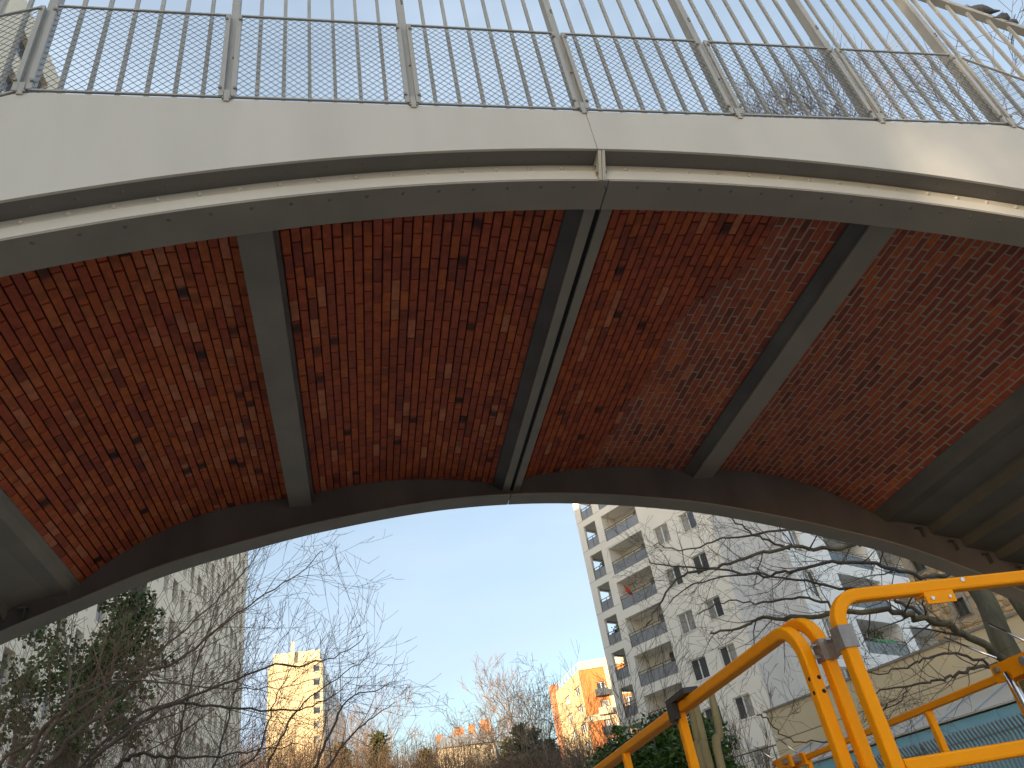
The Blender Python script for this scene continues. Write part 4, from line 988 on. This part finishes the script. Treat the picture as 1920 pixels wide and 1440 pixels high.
for o_ in wops:
    SH.window(*o_, st, M['bal_rail'], M['glass'], 1, 0.06, True)
    mb = MB(); A, B, C, D = o_[:4]
    for q in (((A - .14, A - .002), (C - .1, D + .12)), ((B + .002, B + .14), (C - .1, D + .12)), ((A - .001, B + .001), (D + .002, D + .12)), ((A - .001, B + .001), (C - .1, C - .062))): SH.box(mb, q[0], (-0.05, -0.004), q[1])
    mb.build('window_surround', M['concrete'], st)

# ------------------------------------------------------------------ trees
def twig_tree(mbT, p, d, L, r, lvl, P, rg):
    n = max(3, int(L / P['seg'])); pts = [p.copy()]; rad = [r]; d = d.normalized(); q = p.copy()
    for i in range(n):
        d = (d + Vector((rg.gauss(0, 1), rg.gauss(0, 1), rg.gauss(0, 1))) * P['wob'] + Vector((0, 0, P['up'][min(lvl, len(P['up']) - 1)]))).normalized()
        q = q + d * (L / n); pts.append(q.copy()); rad.append(max(P['rmin'], r * (1 - P['taper'] * (i + 1) / n)))
    mbT[min(lvl, len(mbT) - 1)].tube(pts, rad, 7 if r > 0.06 else (5 if r > 0.02 else 3), cap=False)
    grow_on(mbT, pts, rad, lvl, P, rg)
    return pts, rad
def grow_on(mbT, pts, rad, lvl, P, rg, kids=None, t0=None):
    if lvl >= P['levels']: return
    m = len(pts) - 1; L = sum((pts[i + 1] - pts[i]).length for i in range(m))
    k = kids if kids is not None else P['kids'][min(lvl, len(P['kids']) - 1)]
    k = max(0, int(k * rg.uniform(0.75, 1.25) + 0.5))
    for j in range(k):
        t = (P['t0'] if t0 is None else t0) + (1 - (P['t0'] if t0 is None else t0)) * (j + rg.random()) / max(1, k)
        i = min(m - 1, int(t * m)); f = t * m - i; p = pts[i].lerp(pts[i + 1], f); d = (pts[i + 1] - pts[i]).normalized()
        a = d.orthogonal().normalized(); a = Matrix.Rotation(rg.uniform(0, 6.283), 3, d) @ a
        ang = R(rg.uniform(*P['ang'])); nd = d * math.cos(ang) + a * math.sin(ang)
        rr = max(P['rmin'], rad[i] * rg.uniform(*P.get('rf', (0.4, 0.7))))
        lim = P.get('lmax', (9, 9, 9, 9, 9, 9)); LL = min(L * rg.uniform(*P['len']) * (1.15 - 0.55 * t), lim[min(lvl, len(lim) - 1)])
        twig_tree(mbT, p, nd, max(LL, P['seg']), rr, lvl + 1, P, rg)
def smooth_path(pts, n=6):
    out = []
    m = len(pts)
    for i in range(m - 1):
        p0, p1, p2, p3 = pts[max(0, i - 1)], pts[i], pts[i + 1], pts[min(m - 1, i + 2)]
        for k in range(n):
            t = k / n
            out.append(0.5 * ((2 * p1) + (p2 - p0) * t + (2 * p0 - 5 * p1 + 4 * p2 - p3) * t * t + (3 * p1 - p0 - 3 * p2 + p3) * t ** 3))
    out.append(pts[-1]); return out

# --- big mossy tree on the right whose limbs reach over the white block
rg = random.Random(3)
bt = thing('bare_tree', 'large mossy bare tree at right reaching its limbs left across the white block', 'tree', (8.6, 9.5, GZ))
tr = MB(); base = Vector((8.95, 9.55, GZ))
tp = smooth_path([base, Vector((8.93, 9.6, 0.4)), at(1897, 1235, 9.6), at(1850, 1130, 9.7), at(1805, 1065, 9.9), at(1760, 985, 10.2), at(1740, 900, 10.6)], 6)
tr.tube(tp, [0.185 - 0.085 * i / len(tp) for i in range(len(tp))], 10)
tp2 = smooth_path([Vector((9.6, 9.3, GZ)), Vector((9.75, 9.3, 1.0)), at(1960, 1180, 9.3), at(1900, 1105, 9.4), at(1850, 1020, 9.7), at(1830, 900, 10)], 6)
tr.tube(tp2, [0.175 - 0.075 * i / len(tp2) for i in range(len(tp2))], 10)
tr.build('trunk', M['bark_g'], bt, True)
limbs = [([(1893, 1250, 9.6), (1838, 1205, 9.4), (1782, 1178, 9.2), (1735, 1160, 9.0), (1690, 1150, 8.9), (1600, 1147, 9.0), (1500, 1160, 9.3), (1430, 1160, 9.7), (1400, 1172, 9.9), (1330, 1190, 10.2)], 0.058),
         ([(1735, 1160, 9.0), (1690, 1130, 9.2), (1640, 1113, 9.4), (1560, 1100, 9.6), (1480, 1085, 9.9), (1400, 1078, 10.2), (1300, 1096, 10.5), (1255, 1130, 10.6)], 0.028),
         ([(1800, 1062, 9.95), (1760, 1083, 9.8), (1700, 1072, 9.6), (1640, 1060, 9.5), (1560, 1055, 9.4), (1480, 1072, 9.5), (1420, 1080, 9.7), (1345, 1068, 9.9), (1260, 1062, 10.2), (1215, 1050, 10.3)], 0.036),
         ([(1790, 1045, 10), (1720, 1020, 9.8), (1640, 1015, 9.7), (1600, 1022, 9.7), (1540, 1030, 9.8), (1480, 1027, 9.9), (1400, 1045, 10.0), (1330, 1068, 10.2), (1270, 1085, 10.4), (1235, 1135, 10.5), (1215, 1170, 10.5)], 0.043),
         ([(1480, 1027, 9.9), (1430, 1010, 9.9), (1390, 985, 9.9), (1350, 965, 9.9), (1330, 962, 9.9)], 0.020),
         ([(1760, 985, 10.2), (1660, 975, 10.1), (1540, 985, 10.0), (1440, 1000, 10.0), (1350, 1010, 10.1), (1290, 1030, 10.2), (1225, 1020, 10.3)], 0.027),
         ([(1895, 1240, 9.6), (1845, 1248, 9.4), (1800, 1262, 9.3), (1768, 1272, 9.2), (1720, 1284, 9.2), (1660, 1292, 9.2), (1620, 1312, 9.3)], 0.027),
         ([(1850, 1245, 9.4), (1790, 1225, 9.2), (1740, 1235, 9.1), (1700, 1250, 9.1), (1650, 1262, 9.2), (1600, 1256, 9.3)], 0.020),
         ([(1700, 1286, 9.2), (1690, 1312, 9.1), (1660, 1330, 9.0)], 0.011),
         ([(1600, 1150, 9.0), (1560, 1135, 9.2), (1500, 1120, 9.4), (1430, 1130, 9.8), (1370, 1125, 10.0), (1310, 1150, 10.2)], 0.023),
         ([(1620, 1382, 9.2), (1560, 1392, 9.2), (1500, 1390, 9.2), (1462, 1375, 9.2), (1440, 1350, 9.2), (1425, 1338, 9.2)], 0.011)]
PB = dict(rf=(0.26, 0.5), seg=0.16, wob=0.17, up=(0, 0.02, 0.03, 0.03, 0.0), taper=0.75, rmin=0.0021, levels=4, kids=(9, 6, 4, 2), t0=0.2, ang=(25, 70), len=(0.35, 0.7), lmax=(1.5, 0.85, 0.42, 0.26))
tw_ = MB()
for li, (pl_, r0) in enumerate(limbs):
    lb = MB(); pts = smooth_path([at(*q) for q in pl_], 5)
    pts = [p + Vector((rg.gauss(0, .012), rg.gauss(0, .03), rg.gauss(0, .012))) for p in pts]
    rad = [max(0.008, r0 * (1 - 0.78 * i / len(pts))) for i in range(len(pts))]
    lb.tube(pts, rad, 7); lb.build('limb', M['bark_g'] if r0 > 0.04 else M['bark'], bt, True)
    grow_on([tw_], pts, rad, 1, PB, rg, kids=(24 if li in (0, 2, 3) else (17 if len(pl_) > 6 else 9)), t0=0.15)
o = tw_.build('twigs', M['bark'], bt, fix=False)

# --- tall tree seen through the railing, upper right
rg = random.Random(8)
ut = thing('tall_bare_tree', 'tall bare tree with reddish twigs showing through the railing mesh', 'tree', (15.2, 12.6, GZ))
mbs = [MB(), MB()]
PU = dict(seg=0.9, wob=0.05, up=(0.02, 0.05, 0.06, 0.05, 0.03), taper=0.7, rmin=0.007, levels=5, kids=(16, 7, 5, 3, 2), t0=0.6, ang=(20, 48), len=(0.35, 0.6), lmax=(6, 3, 1.7, 0.9, 0.5))
twig_tree(mbs, Vector((15.2, 12.6, GZ)), Vector((0.03, 0.0, 1)), 22.3, 0.22, 0, PU, rg)
mbs[0].build('trunk', M['bark'], ut, True); mbs[1].build('crown', M['bark_r'], ut, fix=False)

# --- left thicket: three multi-stemmed trees whose whips sweep right and turn up
PL = dict(rf=(0.3, 0.55), seg=0.22, wob=0.065, up=(0.03, 0.045, 0.06, 0.07, 0.07), taper=0.72, rmin=0.0027, levels=4, kids=(8, 4, 3, 2), t0=0.15, ang=(22, 58), len=(0.4, 0.75), lmax=(2.4, 1.3, 0.7, 0.4))
stems = [
 ('bare tree with dark forked stem rising beside the ivy', 'bark_r', [
   ([(20, 1470, 10.5), (70, 1385, 10.4), (110, 1340, 10.3), (124, 1325, 10.2), (131, 1260, 10.2), (122, 1200, 10.3), (121, 1172, 10.3)], 0.032, 6),
   ([(60, 1470, 10.6), (130, 1390, 10.6), (200, 1330, 10.7), (265, 1268, 10.8), (330, 1240, 11), (420, 1170, 11.3), (480, 1125, 11.6), (560, 1075, 11.9), (606, 1030, 12.1)], 0.034, 28),
   ([(-20, 1460, 11), (90, 1370, 11), (190, 1300, 11), (245, 1262, 11), (300, 1222, 11.2), (380, 1150, 11.5), (430, 1100, 11.8), (468, 1060, 12), (500, 1000, 12.1)], 0.03, 26),
   ([(110, 1340, 10.3), (160, 1300, 10.4), (230, 1275, 10.6), (330, 1282, 10.9), (420, 1290, 11.2), (520, 1290, 11.5), (600, 1270, 11.8)], 0.022, 18)]),
 ('low bare tree whose long level branch crosses the cream slab', 'bark', [
   ([(190, 1475, 9.8), (225, 1435, 9.8), (258, 1413, 9.8), (300, 1418, 9.9), (380, 1420, 10), (460, 1410, 10.2), (560, 1396, 10.4)], 0.03, 16),
   ([(150, 1470, 10.2), (230, 1380, 10.3), (300, 1330, 10.5), (400, 1290, 10.8), (500, 1250, 11), (575, 1246, 11.2), (640, 1226, 11.4), (684, 1192, 11.5)], 0.028, 14),
   ([(130, 1470, 10.4), (280, 1330, 10.6), (380, 1322, 10.9), (470, 1330, 11.1), (560, 1330, 11.3), (620, 1310, 11.5), (660, 1270, 11.6)], 0.026, 13),
   ([(300, 1470, 10.4), (330, 1400, 10.6), (350, 1320, 10.8), (370, 1240, 11), (400, 1160, 11.2), (420, 1090, 11.4)], 0.022, 20),
   ([(380, 1470, 10.8), (420, 1380, 11), (440, 1300, 11.2), (452, 1230, 11.4)], 0.02, 16)]),
 ('slender bare tree rising in front of the yellow tower', 'bark', [
   ([(575, 1475, 13), (600, 1420, 13), (630, 1350, 13.2), (655, 1310, 13.3), (700, 1295, 13.5), (745, 1275, 13.7)], 0.026, 8),
   ([(590, 1475, 13), (650, 1390, 13.1), (700, 1345, 13.3), (740, 1318, 13.5)], 0.02, 7),
   ([(500, 1475, 12.5), (520, 1400, 12.6), (560, 1330, 12.8), (620, 1280, 13), (680, 1240, 13.3), (690, 1225, 13.4)], 0.02, 8),
   ([(450, 1475, 12.2), (490, 1400, 12.3), (510, 1330, 12.5), (540, 1260, 12.7), (570, 1230, 12.8)], 0.02, 16)])]
for si, (lab, bm_, limbs_) in enumerate(stems):
    rg = random.Random(40 + si); p0 = at(*limbs_[0][0][0]); t = thing('bare_tree', lab, 'tree', (p0.x, p0.y, GZ), 'bare trees left of the cutting'); tk = MB()
    bx_, by_ = p0.x, p0.y; tk.tube(smooth_path([Vector((bx_, by_, GZ)), Vector((bx_ + 0.05, by_, GZ + 0.6)), p0 + Vector((0, 0, -0.3)), p0], 4), [0.09 - 0.002 * i for i in range(13)], 8)
    tk.build('trunk', M[bm_], t, True); tw_ = MB()
    for (pl_, r0, kk) in limbs_:
        lb = MB(); st_ = at(*pl_[0]); lead = [Vector((bx_ + rg.gauss(0, .15), by_ + rg.gauss(0, .15), max(GZ, st_.z - 1.2)))] if (st_ - p0).length > 0.3 else []
        pts = smooth_path(lead + [at(*q) for q in pl_], 5); pts = [p + Vector((rg.gauss(0, .01), rg.gauss(0, .03), rg.gauss(0, .01))) for p in pts]
        rad = [max(0.005, r0 * (1 - 0.85 * i / len(pts))) for i in range(len(pts))]
        lb.tube(pts, rad, 6); lb.build('limb', M[bm_], t, True)
        grow_on([tw_], pts, rad, 1, PL, rg, kids=kk, t0=0.12)
    tw_.build('twigs', M['bark_l'], t, fix=False)
# whips behind the ivy: a fourth, dense, shrub-like tree filling the corner
rg = random.Random(77)
t = thing('bare_shrub', 'dense tangle of a bare brown shrub in the lower left corner', 'shrub', at(80, 1480, 12.0)); tw_ = [MB(), MB()]
for k in range(115):
    b0 = at(rg.uniform(-200, 400), 1500, rg.uniform(10.2, 17)); b0.z = GZ
    twig_tree(tw_, b0, Vector((rg.uniform(-0.35, 0.55), rg.uniform(-0.2, 0.2), 1)), rg.uniform(2.6, 4.6), rg.uniform(0.007, 0.016), 0, dict(PL, kids=(9, 4, 2), levels=3, t0=0.3, rmin=0.0019), rg)
tw_[0].build('stems', M['bark_l'], t, fix=False); tw_[1].build('twigs', M['bark_l'], t, fix=False)
# ivy-clad trunk
rg = random.Random(15)
iv = thing('ivy_tree', 'tree trunk smothered in dark green ivy behind the bare branches', 'tree', at(130, 1480, 14.5)); b0 = at(130, 1480, 14.5)
mb = MB(); spine = smooth_path([Vector((b0.x, b0.y, GZ)), at(120, 1440, 14.5), at(160, 1330, 14.6), at(210, 1230, 14.7), at(245, 1150, 14.8), at(270, 1080, 14.9)], 6)
mb.tube(spine, [0.22 - 0.004 * i for i in range(len(spine))], 8); mb.build('trunk', M['bark'], iv, True)
mb = MB(); lf = MB()
for cpx, cpy, sx, sz, n in ((240, 1150, 0.42, 0.5, 1100), (222, 1210, 0.6, 0.5, 1500), (205, 1262, 0.6, 0.5, 1200), (125, 1240, 0.6, 0.5, 700), (75, 1205, 0.4, 0.3, 300), (90, 1325, 0.9, 0.6, 900), (190, 1340, 0.6, 0.5, 700), (25, 1300, 0.7, 0.6, 450), (250, 1365, 0.35, 0.3, 260), (30, 1400, 0.9, 0.5, 450), (140, 1410, 0.9, 0.5, 500), (270, 1125, 0.32, 0.28, 380)):
    c = at(cpx, cpy, 14.3 + rg.uniform(-0.5, 0.5))
    for q in range(n // 26):
        cc_ = c + Vector((rg.gauss(0, .42) * sx, rg.gauss(0, .5), rg.gauss(0, .42) * sz)); leaves(lf, cc_, 26, (0.20, 0.20, 0.17), 0.085, rg, 0.85, 0.5)
lf.build('ivy', M['ivy'], iv, fix=False)

# --- laurel bush behind the lift and pale pruned stems
rg = random.Random(16)
lb_ = thing('laurel_bush', 'dark green laurel bush behind the lift rail', 'shrub', at(1250, 1560, 9.5)); lf = MB(); stm = MB()
clus = [(1302, 1378, 9.5, .22), (1335, 1405, 9.8, .26), (1290, 1412, 9.2, .36), (1245, 1402, 9.6, .34), (1205, 1428, 9.4, .32), (1150, 1446, 9.6, .3), (1258, 1365, 9.8, .16), (1320, 1440, 9.3, .4), (1240, 1445, 9.2, .45), (1180, 1455, 9.2, .4), (1228, 1378, 9.9, .16), (1280, 1385, 9.6, .24)]
for (cx_, cy_, yy, s_) in clus:
    c = at(cx_, cy_, yy); root = Vector((c.x + rg.gauss(0, .2), c.y, GZ)); stm.tube([root, root.lerp(c, .6) + Vector((rg.gauss(0, .1), 0, 0)), c + Vector((0, 0, s_))], [0.03, 0.02, 0.006], 5)
    for q in range(int(46 * s_ / 0.4)):
        cc_ = c + Vector((rg.gauss(0, .5) * s_, rg.gauss(0, .5) * s_, rg.gauss(0, .45) * s_)); leaves(lf, cc_, 26, (0.12, 0.12, 0.11), 0.082, rg, 0.42, 0.1)
stm.build('stems', M['bark'], lb_, True); lf.build('foliage', M['laurel'], lb_, fix=False)
# thin shrub growing up in front of the white block's lower windows
for (px0, Y, hgt, nn, seed, lab, mm) in ((1205, 13.0, 3.7, 8, 51, 'bare bush with upright twigs rising behind the black control box', 'bark'), (1372, 12.0, 2.7, 4, 52, 'thin bare sapling beside the lower windows of the white block', 'bark_r'), (1100, 20.0, 4.7, 5, 53, 'wispy bare bush left of the lift rail before the ochre building', 'bark_r')):
    rg = random.Random(seed); b0 = at(px0, 1440, Y); b0.z = GZ; t = thing('bare_bush', lab, 'bush', b0); tw_ = [MB(), MB()]
    for k in range(nn): twig_tree(tw_, b0 + Vector((rg.gauss(0, .25), rg.gauss(0, .25), 0)), Vector((rg.gauss(0, .16), rg.gauss(0, .12), 1)), hgt * rg.uniform(0.72, 1.0), 0.03, 0, dict(PL, kids=(12, 5, 3), levels=3, t0=0.35, wob=0.05, up=(0.03, 0.07, 0.06), rmin=0.0028, ang=(14, 38)), rg)
    tw_[0].build('stems', M[mm], t, fix=False); tw_[1].build('twigs', M[mm], t, fix=False)
for k, (pa, pb, Y, lab) in enumerate((((1303, 1318), (1333, 1445), 7.2, 'pale pruned stem nearest the black control box'), ((1297, 1330), (1318, 1445), 7.6, 'brownish pruned stem behind the pale one, dark knot near its top'), ((1331, 1292), (1354, 1445), 7.0, 'bent pale stem furthest right under the lift rail'))):
    a, b = at(*pa, Y), at(*pb, Y); mb = MB(); md = a.lerp(b, .55) + Vector((0.03 if k == 2 else 0.0, 0, 0)); pts = smooth_path([Vector((b.x, b.y, GZ)), b, md, a], 5)
    mb.tube(pts, [0.042 - 0.0007 * i for i in range(len(pts))], 9); o = mb.build('pruned_stem', M['stake'], None, True); tag(o, lab, 'stem', 'pruned stems behind the lift')

# --- far sunlit trees: prototypes copied with their parts
def copy_tree(root, loc, rz, sc, label):
    r_ = root.copy(); COL.objects.link(r_); r_.location = loc; r_.rotation_euler = (0, 0, rz); r_.scale = (sc, sc, sc); r_['label'] = label
    for ch in root.children:
        c = ch.copy(); COL.objects.link(c); c.parent = r_
    return r_
PF = dict(seg=0.8, wob=0.17, up=(0.02, 0.04, 0.02, 0.0, 0.0), taper=0.7, rmin=0.012, levels=4, kids=(9, 5, 4, 3), t0=0.38, ang=(25, 62), len=(0.4, 0.7), lmax=(6, 3, 1.6, 0.9))
def make_far(seed, hgt, mt, P, lab, name='bare_tree'):
    rg = random.Random(seed); t = thing(name, lab, 'tree', (0, 0, 0), 'far trees along the cutting'); mbs = [MB(), MB()]
    twig_tree(mbs, Vector((0, 0, 0)), Vector((0.05, 0.03, 1)), hgt, hgt * 0.011, 0, P, rg)
    mbs[0].build('trunk', M[mt], t, True); mbs[1].build('crown', M[mt], t, fix=False); return t
def place(px, py_top, dist, top_of):         # stands on the ground so that its top shows at that height
    r_ = ray(px, 1440); s_ = dist / math.hypot(r_.x, r_.y); rt = ray(px, py_top); zt_ = rt.z * dist / math.hypot(rt.x, rt.y)
    return Vector((r_.x * s_, r_.y * s_, GZ)), (zt_ - GZ) / top_of
protos = [make_far(61, 15, 'bark_far2', PF, ''), make_far(62, 15, 'bark_far', dict(PF, wob=0.24, kids=(8, 5, 4, 3)), ''), make_far(63, 15, 'bark_far', dict(PF, wob=0.08, ang=(15, 40), kids=(9, 5, 4, 3)), '')]
fars = [(835, 1335, 118, 1, 'crooked bare tree leaning over the roof of the far house'), (905, 1322, 126, 1, 'twisted bare tree right of the far house chimneys'), (955, 1308, 122, 2, 'upright bare tree with fine twigs above the conifers'),
        (985, 1330, 114, 2, 'slim bare tree just left of the ochre building'), (1030, 1292, 110, 0, 'bare tree overlapping the left edge of the ochre building'), (1075, 1330, 102, 0, 'bare tree standing before the ochre building'),
        (745, 1350, 114, 0, 'bare tree left of the crooked one, pale twigs against the sky'), (705, 1400, 110, 2, 'bare tree right of the yellow tower flank'), (655, 1412, 118, 2, 'bare tree before the grey flank of the yellow tower'),
        (560, 1385, 112, 0, 'bare tree hiding the foot of the yellow tower'), (490, 1400, 108, 1, 'bare tree between the cream slab and the yellow tower'), (790, 1372, 106, 0, 'low bare tree in the gap left of the far house'), (870, 1385, 102, 0, 'low bare tree in front of the far house wall'), (930, 1345, 118, 2, 'pale bare tree between the far house and the conifers'), (1005, 1318, 116, 0, 'bare tree rising behind the tallest conifer'), (770, 1362, 120, 2, 'fine twigged bare tree further back, left of the crooked one'), (855, 1352, 124, 0, 'bare tree behind the far house roof'), (618, 1418, 118, 2, 'low bare tree over the lower flank of the yellow tower')]
for i, (px, py, dist, k, lab) in enumerate(fars):
    loc, sc = place(px, py, dist, 16.5)
    first = next((p for p in protos if p['label'] == '' and p is protos[k]), None)
    if first is not None:
        first.location = loc; first.scale = (sc, sc, sc); first['label'] = lab
    else: copy_tree(protos[k], loc, 0.9 + i * 1.7, sc, lab)
# conifers
def make_conifer(seed):
    rg = random.Random(seed); t = thing('conifer', '', 'tree', (0, 0, 0), 'far conifers'); mb = MB(); mb.tube([(0, 0, 0), (0.05, 0, 9.6)], [0.22, 0.03], 6); mb.build('trunk', M['bark_far'], t, True); lf = MB()
    for k in range(330):
        z = 1.2 + 8.8 * (1 - rg.random() ** 0.75) ; rr = (10.2 - z) * 0.27 * rg.uniform(0.55, 1.05) + 0.1; an = rg.uniform(0, 6.283); tip = Vector((math.cos(an) * rr, math.sin(an) * rr, z + rr * 0.15)); b_ = Vector((0, 0, z))
        for j in range(14):
            f = rg.uniform(0.3, 1.0); p = b_.lerp(tip, f) + Vector((rg.gauss(0, .1), rg.gauss(0, .1), rg.gauss(0, .1))); leaf(lf, p, rg.uniform(0.25, 0.5), rg, 0.35, 0.0, (tip - b_ + Vector((rg.gauss(0, .5), rg.gauss(0, .5), rg.gauss(0, .4)))).normalized())
    lf.build('crown', M['conifer'], t, fix=False); return t
cons = [make_conifer(71), make_conifer(72)]
cl_ = [(985, 1360, 110, 0, 'tallest conifer, left of the ochre building'), (1012, 1366, 112, 1, 'conifer with yellowish top beside the tallest one'), (955, 1385, 114, 1, 'broad conifer left of the tallest one'), (712, 1378, 116, 0, 'dark pointed conifer right of the yellow tower'), (640, 1395, 118, 1, 'conifer under the grey flank of the yellow tower'), (1038, 1388, 106, 0, 'low conifer at the foot of the ochre building'), (800, 1408, 114, 0, 'small round topped conifer near the far house')]
for i, (px, py, dist, k, lab) in enumerate(cl_):
    loc, sc = place(px, py, dist, 10.0)
    if cons[k]['label'] == '': cons[k].location = loc; cons[k].scale = (sc, sc, sc); cons[k]['label'] = lab
    else: copy_tree(cons[k], loc, i * 1.3, sc, lab)
# brown undergrowth along the cutting, one mass
rg = random.Random(90); mb = MB()
for k in range(760):
    px = rg.uniform(380, 1130); dist = rg.uniform(98, 122); loc, sc = place(px, 1392 + rg.gauss(0, 14) + 16 * math.sin(px * 0.021), dist, 1.0)
    hh = sc; 
    for j in range(9):
        p = loc + Vector((rg.gauss(0, .8), rg.gauss(0, .8), 0)); d = Vector((rg.gauss(0, .10), rg.gauss(0, .1), 1)).normalized(); q = p + d * hh * rg.uniform(0.6, 1.0)
        m_ = p.lerp(q, .6) + Vector((rg.gauss(0, .3), rg.gauss(0, .3), 0)); mb.tube([p, m_, q], [0.035, 0.026, 0.014], 3, False)
        for s_ in range(9):
            f = rg.uniform(0.45, 1.0); b_ = m_.lerp(q, max(0, (f - .4) / .6)); tip = b_ + Vector((rg.gauss(0, .6), rg.gauss(0, .6), rg.uniform(0.1, 1.3))); mb.tube([b_, tip], [0.018, 0.011], 3, False)
o = mb.build('undergrowth', M['bark_far'], fix=False); tag(stuff(o), 'brown leafless undergrowth along the far cutting below the trees', 'undergrowth')

# bare wood beyond the near end of the cream slab: the low sun reaches the bridge's right end only through its twigs
rg = random.Random(99); mb = MB(); LD = Vector((0.8, 0.6, 0)); LS = Vector((0.6, -0.8, 0))
for k in range(18500):
    off = rg.uniform(-1.2, 9.5); q = Vector((3.6, 2.87, 0)) - LD * rg.uniform(42, 62) + LS * off; z = GZ + 1 + 30 * rg.random() ** 0.85
    d = Vector((rg.gauss(0, .6), rg.gauss(0, .6), rg.uniform(0.2, 1.2))).normalized(); L = rg.uniform(0.7, 2.0); p = Vector((q.x, q.y, z))
    mb.tube([p, p + d * L], [0.030, 0.014], 3, False)
o = mb.build('bare_wood', M['bark'], fix=False); tag(stuff(o), 'bare wood beyond the near end of the cream slab', 'wood')
